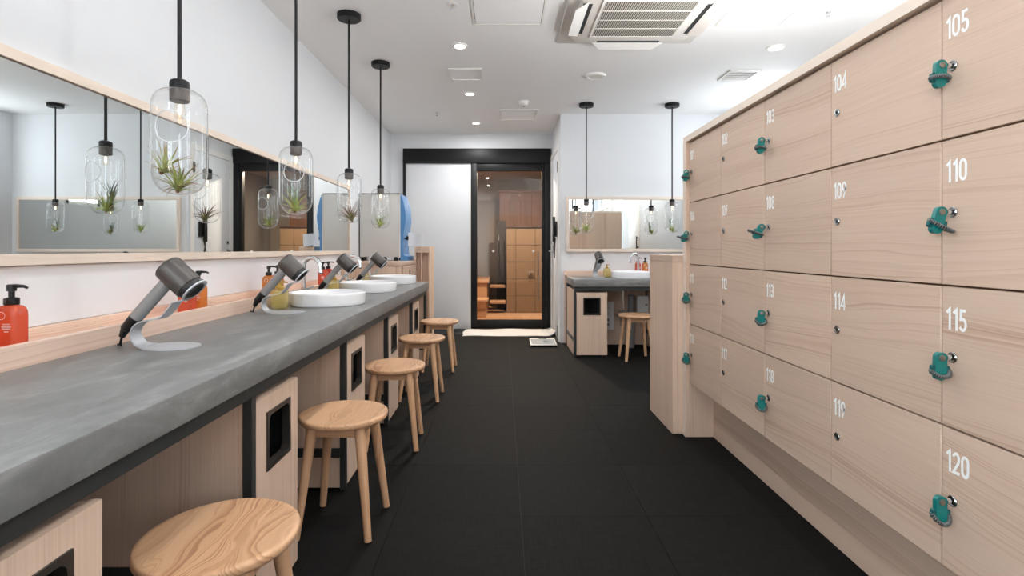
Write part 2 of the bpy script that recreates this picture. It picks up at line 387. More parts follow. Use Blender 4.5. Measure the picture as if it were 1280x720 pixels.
struct('wall_side', MB().box(XS, XS+.1, YA+.1, YF, -.1, CZ), M['wall'])
struct('wall_alcove', MB().box(XS, XR+.1, YA, YA+.1, -.1, CZ), M['wall'])
# right wall with a clerestory opening, rear wall with a broad opening
RW = (-2.3, .35, 1.62, 2.46)
struct('wall_right', MB().box(XR, XR+.1, YB-.1, RW[0], -.1, CZ).box(XR, XR+.1, RW[1], RV[0], -.1, CZ).box(XR, XR+.1, RV[1], YF, -.1, CZ).box(XR, XR+.1, RV[0], RV[1], -.1, RV[2]).box(XR, XR+.1, RV[0], RV[1], RV[3], CZ).box(XR, XR+.1, RW[0], RW[1], -.1, RW[2]).box(XR, XR+.1, RW[0], RW[1], RW[3], CZ), M['wall'])
BW = (1.35, 2.5, 1.4, 2.45); BV = (-1.42, -.85, 1.4, 2.45)
struct('wall_rear', MB().box(XL, BV[0], YB-.1, YB, -.1, CZ).box(BV[1], BW[0], YB-.1, YB, -.1, CZ).box(BW[1], XR, YB-.1, YB, -.1, CZ).box(BV[0], BV[1], YB-.1, YB, -.1, BW[2]).box(BW[0], BW[1], YB-.1, YB, -.1, BW[2]).box(BV[0], BV[1], YB-.1, YB, BW[3], CZ).box(BW[0], BW[1], YB-.1, YB, BW[3], CZ), M['wall'])
d5 = struct('door_5', MB().box(-.4, 1.1, YB+.001, YB+.03, .005, 2.1, .002), M['wood_z'])
MB().box(.34, .36, YB+.0301, YB+.032, .005, 2.1).obj('meeting_line', M['walnut'], d5)
w3 = struct('window_3', MB().box(BV[0], BV[1], YB-.08, YB-.07, BV[2], BV[3]), M['winrear'])
f = MB()
for x in (BV[0]+.02, BV[1]-.02): f.box(x-.02, x+.02, YB-.069, YB-.03, BV[2], BV[3])
f.box(BV[0]+.041, BV[1]-.041, YB-.069, YB-.03, BV[2], BV[2]+.04).box(BV[0]+.041, BV[1]-.041, YB-.069, YB-.03, BV[3]-.04, BV[3]); f.obj('window_frame', M['black'], w3)
w1 = struct('window_1', MB().box(BW[0], BW[1], YB-.08, YB-.07, BW[2], BW[3]), M['winrear'])
f = MB()
for x in (BW[0]+.02, (BW[0]+BW[1])/2, BW[1]-.02): f.box(x-.02, x+.02, YB-.069, YB-.03, BW[2], BW[3])
f.box(BW[0], BW[1], YB-.069, YB-.03, BW[2], BW[2]+.04).box(BW[0], BW[1], YB-.069, YB-.03, BW[3]-.04, BW[3]); f.obj('window_frame', M['black'], w1)
w2 = struct('window_2', MB().box(XR+.07, XR+.08, RW[0], RW[1], RW[2], RW[3]), M['winside'])
f = MB()
for y in (RW[0]+.02, -1.0, RW[1]-.02): f.box(XR+.03, XR+.069, y-.02, y+.02, RW[2], RW[3])
f.box(XR+.03, XR+.069, RW[0], RW[1], RW[2], RW[2]+.04).box(XR+.03, XR+.069, RW[0], RW[1], RW[3]-.04, RW[3]); f.obj('window_frame', M['offwhite'], w2)

def side_window(name, V, xw, sgn, m):
    w_ = struct(name, MB().box(min(xw+sgn*.07, xw+sgn*.08), max(xw+sgn*.07, xw+sgn*.08), V[0], V[1], V[2], V[3]), m)
    xa, xb = sorted((xw+sgn*.03, xw+sgn*.069)); f = MB()
    for y in (V[0]+.02, (V[0]+V[1])/2, V[1]-.02): f.box(xa, xb, y-.02, y+.02, V[2], V[3])
    f.box(xa, xb, V[0], V[1], V[2], V[2]+.04).box(xa, xb, V[0], V[1], V[3]-.04, V[3]); f.obj('window_frame', M['offwhite'], w_)
side_window('window_added_left', LV, XL, -1, M['fill_left'])  # unseen glowing pane behind the camera, added to light the lockers
side_window('window_added_alcove', RV, XR, 1, M['fill_alc'])  # unseen glowing pane, added to brighten the alcove and far end

# far glass door with its black surround
d1 = struct('door_1', MB().box(-1.309, .640, YF-.06, YF-.001, 2.187, 2.38, .003), M['black'])
MB().box(-1.309, -1.276, YF-.045, YF-.001, 0, 2.186).obj('jamb', M['black'], d1)
MB().box(-.414, -.335, YF-.05, YF+.03, 0, 2.186, .002).obj('jamb', M['black'], d1)
MB().box(.522, .560, YF-.04, YF+.03, 0, 2.186, .002).obj('stile', M['black'], d1)
MB().box(.5605, .640, YF-.05, YF+.03, 0, 2.186, .002).obj('jamb', M['black'], d1)
MB().box(-.334, .5215, YF-.04, YF+.03, 2.088, 2.186, .002).obj('top_rail', M['black'], d1)
MB().box(-.334, .5215, YF-.04, YF+.03, .012, .122, .002).obj('bottom_rail', M['black'], d1)
MB().box(-.334, .5215, YF-.006, YF+.002, .122, 2.088).obj('glass_pane', M['doorglass'], d1)
h = MB().tube([(.47, YF-.007, .98), (.47, YF-.05, .98)], .006).tube([(.47, YF-.007, .42), (.47, YF-.05, .42)], .006).tube([(.47, YF-.05, 1.02), (.47, YF-.05, .38)], .009)
h.obj('pull_handle', M['brushed'], d1)
h = MB()
for x in (-.12, .41): h.lathe([(0, 0), (.016, 0), (.016, .006), (0, .008)], 20, (x, YF-.006, 1.03), Matrix.Rotation(R(90), 4, 'X').to_3x3())
h.obj('glass_fixing', M['white'], d1)
d2 = struct('door_2', MB().box(-1.275, -.4145, YF-.03, YF-.001, .005, 2.186, .002), M['wall'])
MB().box(-.44, -.415, YF-.034, YF-.0301, .005, 2.186).obj('edge_strip', M['white'], d2)
# side door with lever
d3 = struct('door_3', MB().box(XS-.012, XS-.001, 6.12, 6.93, .01, 2.2, .002), M['wall'])
f = MB().box(XS-.02, XS-.001, 6.05, 6.118, 0, 2.27).box(XS-.02, XS-.001, 6.932, 7.0, 0, 2.27).box(XS-.02, XS-.001, 6.118, 6.932, 2.202, 2.27)
f.obj('door_frame', M['white'], d3)
f = MB().lathe([(0, 0), (.024, 0), (.024, .008), (0, .008)], 20, (XS-.012, 6.86, 1.03), Matrix.Rotation(R(-90), 4, 'Y').to_3x3())
f.tube([(XS-.012, 6.86, 1.03), (XS-.055, 6.86, 1.03), (XS-.06, 6.84, 1.03), (XS-.06, 6.75, 1.03)], .009); f.obj('lever_handle', M['chrome'], d3)
MB().lathe([(0, 0), (.02, 0), (.02, .012), (0, .014)], 20, (XS-.012, 6.86, 1.14), Matrix.Rotation(R(-90), 4, 'Y').to_3x3()).obj('deadbolt', M['chrome'], d3)
for z in (2.0, .12): MB().box(XS-.03, XS-.0205, 6.085, 6.125, z-.06, z+.06, .002).obj('hinge', M['brushed'], d3)
# pale door in the right wall, seen only in the mirrors
d4 = struct('door_4', MB().box(XR-.012, XR-.001, .95, 1.83, .01, 2.1, .002), M['white'])
MB().box(XR-.06, XR-.045, 1.75, 1.775, 1.06, 1.30, .003).box(XR-.046, XR-.0125, 1.752, 1.772, 1.08, 1.1).box(XR-.046, XR-.0125, 1.752, 1.772, 1.26, 1.28).obj('bar_handle', M['black'], d4)

# sauna and shower room behind the glass
b = MB().box(-1.6, -1.5, YF+.1, 10.1, -.1, 2.5).box(1.5, 1.6, YF+.1, 10.1, -.1, 2.5).box(-1.6, 1.6, 10.1, 10.2, -.1, 2.5)
struct('wall_sauna', b, plain('grey_plaster', (150, 142, 134), .7))
struct('ceiling_sauna', MB().box(-1.6, 1.6, YF+.1, 10.2, 2.38, 2.48), plain('beige_boarding', (176, 152, 126), .5, var=.05))
fl = struct('floor_sauna', MB().box(-1.6, 1.6, YF+.1, 10.2, -.12, -.022), M['dark'])
for k in range(16):
    MB().box(-1.5, 1.5, YF+.105+k*.185, YF+.105+k*.185+.181, -.021, 0).obj('floor_board', M['sauna'], fl)
t = thing('sauna_bench', 'stepped cedar sauna bench low on the left behind the glass door', 'bench', (-.75, 8.6, 0))
for k, (x0, x1, y0, z1) in enumerate(((-.74, .53, .0, .56), (-.74, .80, .35, .40), (-.74, .80, -.22, .26))):
    pass
MB().box(-.74, .50, 0, 1.2, .0, .50).obj('bench_front', M['sauna'], t)
for k in range(4): MB().box(-.74, .53, -.03+k*.3, .265+k*.3, .505, .55, .004).obj('seat_board', M['sauna'], t)
MB().box(-.74, .50, -.42, -.032, 0, .24).obj('step_front', M['sauna'], t)
MB().box(-.74, .53, -.45, -.032, .242, .28, .004).obj('step_board', M['sauna'], t)
for k, (y, z) in enumerate(((.10, .2), (.385, .44))):
    MB().box(.54, .80, y, y+.28, z-.04, z, .004).obj('side_step', M['sauna'], t)
t = thing('tiled_partition', 'low brown tiled shower partition with dark cap behind glass door', 'partition', (.34, 8.8, 0))
MB().box(-.268, .43, .012, .14, 0, 1.40).obj('core', M['dark'], t)
for r in range(5):
    for x0, x1 in ((-.27, -.12), (-.116, .20), (.204, .43)):
        MB().box(x0+.001, x1, 0, .0118, .003+r*.28, .277+r*.28, .002, 1).obj('wall_tile', M['tile'], t)
MB().box(-.28, .44, -.012, .15, 1.402, 1.43, .003).obj('cap', plain('dark_cap', (46, 28, 22), .4), t)
f = MB().tube([(.12, -.001, .68), (.12, -.05, .68)], .02).tube([(.07, -.05, .68), (.17, -.05, .68)], .016).tube([(.12, -.055, .68), (.10, -.06, .62)], .008); f.obj('mixer_tap', M['chrome'], t)
t = thing('brown_cubicle', 'dark brown panelled shower cubicle rising behind the tiled partition', 'cubicle', (.35, 9.5, 0))
for k in range(5):
    MB().box(-.40+k*.19, -.40+k*.19+.187, 0, .03, 0, 2.06, .002, 1).obj('wall_panel', M['sauna_dark'], t)
MB().box(-.42, .57, -.02, .05, 2.062, 2.10).obj('top_trim', M['sauna_dark'], t)
t = thing('shower_hose', 'black shower hose hanging on a dark post behind the door glass', 'shower', (-.0, 9.3, 0))
MB().box(-.10, .06, .0, .06, 0, 1.55).obj('post', M['dark'], t)
MB().tube([(-.06, -.02, 1.2), (-.06, -.03, .9), (-.04, -.04, .6), (0, -.04, .5), (.03, -.04, .62), (.03, -.03, 1.0), (.02, -.02, 1.3)], .009).obj('hose', M['black'], t)
MB().lathe([(0, 0), (.018, 0), (.024, .03), (.014, .05), (.012, .12), (0, .125)], 16, (-.06, -.03, 1.2)).obj('shower_head', M['chrome'], t)
t = thing('sauna_ceiling_lamp', 'round warm ceiling lamp of the room behind the glass door', 'ceiling light', (.24, 7.75, 2.38))
MB().lathe([(0, -.03), (.07, -.03), (.085, -.02), (.09, -.001)], 24).obj('lamp_bowl', emit('warm_lamp', (1, .80, .56), 22), t)
def arealamp(name, loc, power, size, col=(1, .95, .88), parent=None, spread=180):
    l = bpy.data.lights.new(name, 'AREA'); l.shape = 'DISK'; l.size = size; l.energy = power; l.color = col; l.spread = R(spread)
    o = bpy.data.objects.new(name, l); COL.objects.link(o); o.location = loc
    if parent is not None: o.parent = parent
    return o
arealamp('sauna_light', (0, 0, -.04), 95, .12, (1, .86, .70), t)

# ------------------------------------------------------------------ vanity units (local: x along, front is -y, wall at y = 0)
DEP, TOP = .811, .762
def vanity(tag_a, where, loc, rz, x0, x1, dividers, endboard):
    fr = thing('vanity_frame', 'dark steel vanity frame with wood dividers ' + where, 'frame', loc, rz)
    yf = -.793
    MB().box(x0+.006, x1-.006, yf, yf+.025, .651, .689).obj('front_rail', M['steelframe'], fr)
    MB().box(x0+.006, x1-.006, -.20, -.175, .651, .689).obj('back_rail', M['steelframe'], fr)
    for d in dividers:
        MB().box(d, d+.025, yf, yf+.025, .002, .650).obj('front_post', M['steelframe'], fr)
        MB().box(d, d+.025, -.20, -.175, .002, .650).obj('back_post', M['steelframe'], fr)
        MB().box(d, d+.025, yf+.026, -.201, .145, .185).obj('low_rail', M['steelframe'], fr)
        MB().box(d+.004, d+.021, yf+.026, -.201, .186, .650).obj('divider_panel', M['wood_z'], fr)
        MB().box(d+.004, d+.021, yf+.026, -.201, .012, .144).obj('divider_panel', M['wood_z'], fr)
    MB().box(x0+.006, x1-.006, -.172, -.155, .012, .660).obj('back_panel', M['wood_z'], fr)
    tp = thing('worktop', 'grey mortar worktop ' + where, 'worktop', loc, rz)
    MB().box(x0, x1, -DEP, -.27, .690, TOP, .005, 2).obj('slab', M['concrete'], tp)
    tr = thing('bottle_tray', 'long wooden bottle tray behind the worktop ' + where, 'tray', loc, rz)
    MB().box(x0, x1, -.268, -.250, .690, .820, .002, 1).obj('front_board', M['tray'], tr)
    MB().box(x0, x1, -.2495, -.031, .764, .778).obj('base_board', M['tray'], tr)
    MB().box(x0, x1, -.030, -.002, .0 if endboard else .690, .815, .002, 1).obj('back_board', M['tray'], tr)
    return fr
LEFT = (XL, 0, 0); LR = R(90)
vanity('left', 'along the left wall', LEFT, LR, -.30, 4.836, [-.278, .59, 1.458, 2.33, 3.19, 4.06, 4.80], False)
vanity('alcove', 'in the alcove at right', (0, YA, 0), 0, .695, 2.6, [.699, 1.57, 2.44], True)
def lw(u, d): return (XL+d, u)               # left vanity: along u, distance d from the wall

# glossy splash board on the left wall between tray and mirror
sp = tag(MB().box(XL+.001, XL+.009, -.3, 4.84, .817, 1.006).obj('splash_board', M['gloss']), 'glossy white splash board under the long left mirror', 'splashback')

# bins
def make_bin(label, loc, rz):
    t = thing('waste_bin_cabinet', label, 'bin', loc, rz, 'waste bin cabinets under the vanities')
    # local: front at y = 0 facing -y, width along x 0..0.299
    for x0, x1 in ((.003, .018), (.281, .296)): MB().box(x0, x1, .021, .40, .02, .629, .001, 1).obj('side_board', M['wood_z'], t)
    MB().box(.0185, .2805, .021, .40, .614, .629, .001, 1).obj('top_board', M['wood_y'], t)
    MB().box(.0185, .2805, .021, .40, .02, .035).obj('bottom_board', M['wood_y'], t)
    MB().box(.0185, .2805, .385, .40, .0355, .6135).obj('back_board', M['wood_z'], t)
    MB().box(.022, .277, .030, .034, .036, .40).box(.022, .026, .0345, .37, .036, .60).box(.273, .277, .0345, .37, .036, .60).box(.0265, .2725, .366, .37, .036, .60).obj('bin_liner', M['dark'], t)
    W, H, z0, z1 = .299, .611, .410, .583; xa, xb = .0645, .2345
    fr = MB()
    fr.box(0, xa, 0, .02, .02, .631).box(xb, W, 0, .02, .02, .631).box(xa, xb, 0, .02, .02, z0).box(xa, xb, 0, .02, z1, .631)
    fr.obj('front_panel', M['wood_z'], t)
    # dark frame: ring prism around rounded opening
    o = [(xa, z0), (xb, z0), (xb, z1), (xa, z1)]
    inner = rrect(xa+.013, xb-.013, z0+.013, z1-.013, .018, 4)
    vs = []; fs = []
    n = len(inner)
    outer = []
    for (x, z) in inner:
        cx, cz = (xa+xb)/2, (z0+z1)/2; dx, dz = x-cx, z-cz; k = min((xb-xa)/2/abs(dx) if abs(dx) > 1e-6 else 9e9, (z1-z0)/2/abs(dz) if abs(dz) > 1e-6 else 9e9)
        outer.append((cx+dx*k, cz+dz*k))
    vs = [(x, -.004, z) for x, z in outer]+[(x, -.004, z) for x, z in inner]+[(x, .012, z) for x, z in outer]+[(x, .0205, z) for x, z in inner]
    for i in range(n):
        j = (i+1) % n
        fs += [(i, j, n+j, n+i), (i, 2*n+i, 2*n+j, j), (n+i, n+j, 3*n+j, 3*n+i)]
    MB().add(vs, fs).obj('opening_frame', plain('bronze_frame', (62, 58, 54), .35, metal=.5), t)
    for x in (.03, .27): MB().box(x-.015, x+.015, .06, .35, .002, .0195).obj('runner', M['dark'], t)
    return t
bl = ['nearest, lower left corner', 'behind the nearest stool', 'behind the second stool', 'behind the third stool', 'behind the fourth stool']
bins = [make_bin('pale wooden waste bin with dark opening, ' + 'cut off at the lower left corner', (XL+.793, .614, 0), LR)]
for u, lb in ((1.484, 'between the nearest and second stools'), (2.356, 'between the second and third stools'), (3.216, 'between the third and fourth stools'), (4.086, 'beside the farthest stool of the left row')):
    dup(bins[0], 'pale wooden waste bin with dark opening ' + lb, (XL+.793, u, 0))
dup(bins[0], 'pale wooden waste bin with square dark opening under the alcove vanity', (.727, YA-.793, 0), 0)

# ------------------------------------------------------------------ left mirror
def mirror(label, loc, rz, x0, x1, z0, z1, depth):
    t = thing('wall_mirror', label, 'mirror', loc, rz)
    fw = .035
    MB().box(x0, x1, -depth, -.002, z1-fw, z1, .002, 1).obj('frame_rail', M['pale_x'], t)
    MB().box(x0, x1, -depth, -.002, z0, z0+fw, .002, 1).obj('frame_rail', M['pale_x'], t)
    MB().box(x0, x0+fw, -depth, -.002, z0+fw+.0003, z1-fw-.0003, .002, 1).obj('frame_stile', M['pale_z'], t)
    MB().box(x1-fw, x1, -depth, -.002, z0+fw+.0003, z1-fw-.0003, .002, 1).obj('frame_stile', M['pale_z'], t)
    MB().box(x0+fw+.0003, x1-fw-.0003, -.026, -.004, z0+fw+.0003, z1-fw-.0003).obj('glass', M['mirror'], t)
    return t
mirror('long wood-framed mirror on the left wall above the bottle tray', LEFT, LR, .1, 5.06, 1.009, 1.654, .036)
mirror('smaller wood-framed mirror on the alcove wall at right', (0, YA, 0), 0, .715, 2.55, 1.025, 1.645, .036)

# ------------------------------------------------------------------ stools
def make_stool(label, loc, rz=0):
    t = thing('round_stool', label, 'stool', loc, rz, 'round ash stools at the vanities')
    MB().lathe([(0, .4275), (.10, .428), (.150, .4305), (.161, .431), (.1655, .4285), (.167, .424), (.166, .414), (.162, .4085), (.158, .407), (0, .407)], 64).obj('seat', M['seat'], t, ang=50)
    a, b_ = .088, .132
    for sx in (-1, 1):
        for sy in (-1, 1):
            pts = []; rs = []
            for k in range(9):
                q = k/8; z = .4065*(1-q)+.004*q
                pts.append((sx*(a+(b_-a)*q), sy*(a+(b_-a)*q), z)); rs.append(.0205-.0075*q)
            MB().tube(pts, rs, 14).obj('leg', M['leg'], t)
    for s in (-1, 1):
        MB().box(-.072, .072, s*.090-.009, s*.090+.009, .366, .4065).obj('apron', M['wood_ax'], t)
        MB().box(s*.090-.009, s*.090+.009, -.072, .072, .366, .4065).obj('apron', M['wood_ay'], t)
    return t
M['wood_ax'] = wood('ash_apron_x', *SW, grain='X', freq=60, amp=3, across=(6, 6), rough=.4)
M['wood_ay'] = wood('ash_apron_y', *SW, grain='Y', freq=60, amp=3, across=(6, 6), rough=.4)
s0 = make_stool('largest, nearest round ash stool, cut by the lower frame edge', (-.627, 1.183, 0), R(2))
for x, y, lb, rz in ((-.612, 2.055, 'second round ash stool from the front along the left vanity', -2), (-.589, 2.905, 'middle round ash stool of five along the left vanity', 3), (-.577, 3.80, 'fourth round ash stool from the front along the left vanity', -1), (-.553, 4.68, 'farthest round ash stool along the left vanity, nearest the mat', 0), (1.285, 5.11, 'round ash stool tucked at the alcove vanity at right', 2)):
    dup(s0, lb, (x, y, 0), R(rz))

# ------------------------------------------------------------------ basins and taps
def make_basin(label, loc):
    t = thing('wash_basin', label, 'basin', loc, 0, 'white vessel basins')
    MB().lathe([(0, .012), (.08, .012), (.15, .018), (.176, .034), (.186, .060), (.1885, .066), (.192, .0675), (.195, .0655), (.196, .058), (.1945, .016), (.193, .004), (.190, .0005), (0, .0005)], 64).obj('bowl', M['ceramic'], t, ang=55)
    MB().lathe([(0, .0165), (.02, .0165), (.022, .0135), (.022, .0125)], 24).obj('drain', M['chrome'], t)
    return t
bs = make_basin('nearest white round vessel basin on the left worktop', (XL+.54, 2.87, TOP))
dup(bs, 'middle white round vessel basin on the left worktop', (XL+.54, 3.735, TOP))
dup(bs, 'farthest white round vessel basin on the left worktop', (XL+.54, 4.58, TOP))
dup(bs, 'white round vessel basin on the alcove worktop', (1.318, YA-.54, TOP))
def make_tap(label, loc, rz):
    t = thing('gooseneck_tap', label, 'tap', loc, rz, 'chrome gooseneck taps')   # spout along local +x
    MB().lathe([(0, .0005), (.026, .0005), (.026, .006), (.018, .012), (0, .012)], 24).obj('base', M['chrome'], t)
    pts = [(0, 0, .01), (0, 0, .10), (0, 0, .19)]
    for k in range(1, 15):
        a = R(180-k*13.0); pts.append((.058+.058*math.cos(a), 0, .19+.055*math.sin(a)))
    e = pts[-1]; pts.append((e[0]+.004, 0, e[2]-.03))
    MB().tube(pts, .0125, 14).obj('spout', M['chrome'], t)
    e = pts[-1]
    MB().tube([(e[0]-.0005, 0, e[2]+.001), (e[0]+.001, 0, e[2]-.006)], .011, 14).obj('nozzle', M['black'], t)
    MB().tube([(0, .0, .06), (0, .045, .062)], .007, 10).tube([(0, .045, .062), (.03, .052, .075)], .005, 10).obj('lever', M['chrome'], t)
    return t
tp = make_tap('chrome gooseneck tap over the nearest left basin', (XL+.31, 3.13, TOP), R(-18))
dup(tp, 'chrome gooseneck tap over the middle left basin', (XL+.31, 3.995, TOP))
dup(tp, 'chrome gooseneck tap over the farthest left basin', (XL+.31, 4.70, TOP))
dup(tp, 'chrome gooseneck tap over the alcove basin', (1.455, YA-.30, TOP), R(-150))

# ------------------------------------------------------------------ hair dryers and stands
def rot_to(d):
    return Vector((0, 0, 1)).rotation_difference(Vector(d).normalized()).to_matrix()
def make_dryer(l1, l2, loc, rz):
    t = thing('dryer_stand', l1, 'stand', loc, rz, 'silver hair dryer stands')
    pl = [(.100*math.cos(a)*.85+.015 if math.cos(a) > 0 else .08*math.cos(a)+.015, .066*math.sin(a)) for a in [2*math.pi*i/40 for i in range(40)]]
    MB().prism(pl, .0005, .0045).obj('base_plate', M['stand'], t)
    path = [(-.050, .0048), (-.063, .006), (-.077, .012), (-.088, .026), (-.092, .042), (-.088, .058), (-.080, .069), (-.068, .077), (-.052, .082), (-.030, .085), (-.012, .088), (.002, .097), (.018, .116), (.034, .137)]
    w_ = [.085, .066, .056, .052, .050, .050, .050, .050, .050, .050, .050, .050, .050, .050]
    MB().strip(path, w_, .0035).obj('curved_strip', M['stand'], t)
    # forked upper arm (slot) and the ring
    ax = Vector((.73, 0, -.68)).normalized(); upd = Vector((.68, 0, .73)).normalized()
    c = Vector((.088, 0, .172))
    st = Vector((.034, 0, .137)); en = c-upd*.036
    for s in (-1, 1):
        mb = MB(); pts = [st+(en-st)*q+Vector((0, s*.0195, 0)) for q in (0, .33, .66, 1)]
        vs = []; fs = []
        for i, p in enumerate(pts):
            n_ = ax*.00175; y = Vector((0, .0055, 0))
            vs += [p+n_+y, p+n_-y, p-n_-y, p-n_+y]
        for i in range(3):
            for j in range(4): fs.append((i*4+j, i*4+(j+1) % 4, (i+1)*4+(j+1) % 4, (i+1)*4+j))
        fs += [(0, 3, 2, 1), (12, 13, 14, 15)]
        mb.add(vs, fs).obj('arm', M['stand'], t)
    MB().lathe([(.033, -.002), (.0415, -.002), (.0415, .002), (.033, .002), (.033, -.002)], 40, c, rot_to(ax), cap=False).obj('ring', M['stand'], t)
    d = thing('hair_dryer', l2, 'hair dryer', loc, rz, 'grey hair dryers resting on stands')
    Mx = rot_to(ax); o = Vector((.0035, 0, .2455))
    MB().lathe([(.026, .006), (.030, .001), (.037, 0), (.0405, .004), (.0415, .012), (.0415, .092), (.0395, .0935)], 48, o, Mx, cap=False).obj('barrel', M['dryer'], d)
    MB().lathe([(0, .010), (.0258, .008), (.0268, .0065)], 32, o, Mx).obj('back_filter', M['blackplastic'], d)
    MB().lathe([(.0393, .094), (.039, .098), (.033, .114), (.0305, .1145), (.027, .108), (.02, .104), (0, .104)], 40, o, Mx, cap=False).obj('nozzle', M['blackplastic'], d)
    h0 = Vector((.012, 0, .205)); h1 = Vector((-.090, 0, .090)); dr = (h1-h0).normalized()
    MB().tube([h0+(h1-h0)*q for q in (0, .3, .6, 1)], .0192, 24).obj('handle', M['handle'], d)
    MB().tube([h1+dr*.0003, h1+dr*.008, h1+dr*.045, h1+dr*.05, h1+dr*.062+Vector((-.002, 0, -.012))], [.0192, .0188, .0165, .0125, .0085], 20).obj('handle_end', M['blackplastic'], d)
    e = h1+dr*.060+Vector((-.002, 0, -.010))
    MB().tube([e, (e.x-.006, .001, e.z-.02), (e.x-.008, .004, .01), (e.x-.011, .009, .0045), (e.x-.018, .018, .0042), (e.x-.03, .024, .0042)], .0036, 8).obj('cord', M['blackplastic'], d)
    return t, d
DS = 'silver stand cradling a hair dryer '; DD = 'grey hair dryer with dark barrel '
sx = XL+.46
st, dr = make_dryer(DS+'at the front of the left worktop', DD+'nearest the camera on the left worktop', (sx, 1.612, TOP), 0)
for y, a, b_ in ((2.475, 'beside the nearest basin', 'leaning in front of the nearest basin'), (3.34, 'between the first and second basins', 'between the first and second basins'), (4.20, 'between the second and third basins', 'farthest along the left worktop')):
    dup(st, DS+a, (sx, y, TOP)); dup(dr, DD+b_, (sx, y, TOP))
dup(st, DS+'on the alcove worktop', (.995, YA-.46, TOP), R(-82)); dup(dr, DD+'on the alcove worktop, nozzle facing out', (.995, YA-.46, TOP), R(-82))

# ------------------------------------------------------------------ bottles
def make_pump_bottle(label, loc, liq, rz=0, cap='blackplastic', group='pump bottles in the trays', sc=1.0):
    t = thing('pump_bottle', label, 'bottle', loc, rz, group)
    def srect(h, k, r): return [(x*k, y*k) for x, y in rrect(-h, h, -h*.8, h*.8, r, 4)]
    lv = [(.0005, .94), (.004, 1), (.10, 1), (.112, .97), (.120, .88), (.126, .70), (.129, .42)]
    vs = []; fs = []; base = rrect(-.0305, .0305, -.026, .026, .014, 5); n = len(base)
    for z, k in lv: vs += [(x*k, y*k, z) for x, y in base]
    for i in range(len(lv)-1):
        for j in range(n): fs.append((i*n+j, i*n+(j+1) % n, (i+1)*n+(j+1) % n, (i+1)*n+j))
    fs += [tuple(range(n))[::-1], tuple((len(lv)-1)*n+j for j in range(n))]
    MB().add(vs, fs).obj('bottle_body', liq, t, ang=50)
    MB().lathe([(.0165, .1295), (.0175, .131), (.0175, .147), (.012, .149), (.007, .15), (.007, .166), (.011, .167), (.011, .179), (0, .180)], 24).obj('pump_collar', M[cap], t)
    MB().tube([(-.010, 0, .1795), (.012, 0, .1805), (.034, 0, .1795), (.043, 0, .175)], [.0055, .0055, .0042, .0035], 10).obj('pump_spout', M[cap], t)
    mb = MB()
    for k, (wd, z) in enumerate(((.020, .078), (.026, .071), (.022, .066), (.012, .058))): mb.box(.0055-wd/2+.004, .0055+wd/2+.004, -.0266, -.0262, z, z+.0028)
    mb.ring(.010, .0007, (-.004, -.0262, .102), 24, 4, Matrix.Rotation(R(90), 3, 'X')); mb.obj('label_print', M['number'], t)
    return t
tz = .7785
pb = make_pump_bottle('red-orange pump bottle at the left frame edge, nearest of all', (-1.335, 1.447, tz), M['red'])
def bottle(label, loc, liq, rz=0):
    c = dup(pb, label, loc, rz)
    for ch in c.children:
        if ch.name.startswith('bottle_body'):
            ch.data = ch.data.copy(); ch.data.materials[0] = liq
    return c
bottle('amber pump bottle mostly cut off by the left frame edge', (-1.345, 1.372, tz), M['amber'])
bottle('red pump bottle behind the nearest hair dryer', (-1.34, 2.262, tz), M['red'])
bottle('amber pump bottle just right of the nearest hair dryer', (-1.335, 2.338, tz), M['amber'])
bottle('amber pump bottle behind the second hair dryer handle', (-1.335, 3.04, tz), M['amber'])
bottle('red pump bottle behind the second hair dryer barrel', (-1.335, 3.16, tz), M['red'])
bottle('red pump bottle left of the third hair dryer handle', (-1.335, 3.95, tz), M['red'])
bottle('dark red pump bottle behind the third hair dryer handle', (-1.335, 4.08, tz), liquid('dark_red_liquid', (222, 112, 90)))
bottle('red pump bottle in the alcove tray behind the basin', (1.497, 5.875, tz), M['red'], 0)
bottle('orange pump bottle in the alcove tray beside the partition', (1.575, 5.875, tz), M['amber'], 0)
def make_soap(label, loc):
    t = thing('soap_dispenser', label, 'dispenser', loc, R(8), 'pale yellow soap dispensers')
    MB().box(-.031, .031, -.031, .031, .0005, .092, .010, 3).obj('bottle_body', M['yellow'], t)
    MB().lathe([(.013, .0925), (.018, .094), (.018, .104), (.007, .112), (.006, .124), (.011, .126), (.011, .134), (0, .135)], 20).obj('pump', M['gold'], t)
    MB().tube([(0, 0, .131), (.026, 0, .131), (.030, 0, .127)], .004, 8).obj('pump_spout', M['gold'], t)
    return t
so = make_soap('square yellow soap dispenser behind the second dryer stand, left of a pair', (-1.105, 2.66, TOP))
dup(so, 'square yellow soap dispenser behind the second dryer stand, right of a pair', (-1.155, 2.745, TOP))
dup(so, 'square yellow soap dispenser behind the third dryer stand, left of a pair', (-1.115, 3.525, TOP))
dup(so, 'square yellow soap dispenser behind the third dryer stand, right of a pair', (-1.165, 3.612, TOP))
dup(so, 'square yellow soap dispenser behind the farthest dryer stand', (-1.13, 4.37, TOP))
dup(so, 'yellow soap dispenser with ochre pump between alcove dryer and basin', (1.105, 5.62, TOP))
def wrapper(label, loc, s):
    bm = bmesh.new(); bmesh.ops.create_icosphere(bm, subdivisions=2, radius=1)
    for v in bm.verts: v.co = Vector((v.co.x*s*1.5, v.co.y*s, abs(v.co.z)*s*.6 if v.co.z > 0 else v.co.z*s*.15))*(.75+.5*random.random())
    zmin = min(v.co.z for v in bm.verts)
    for v in bm.verts: v.co.z -= zmin
    me = bpy.data.meshes.new('plastic_wrapper'); bm.to_mesh(me); bm.free(); me.materials.append(M['wrap'])
    tag(link('plastic_wrapper', me, None, loc), label, 'wrapper', 'clear wrappers in the tray')
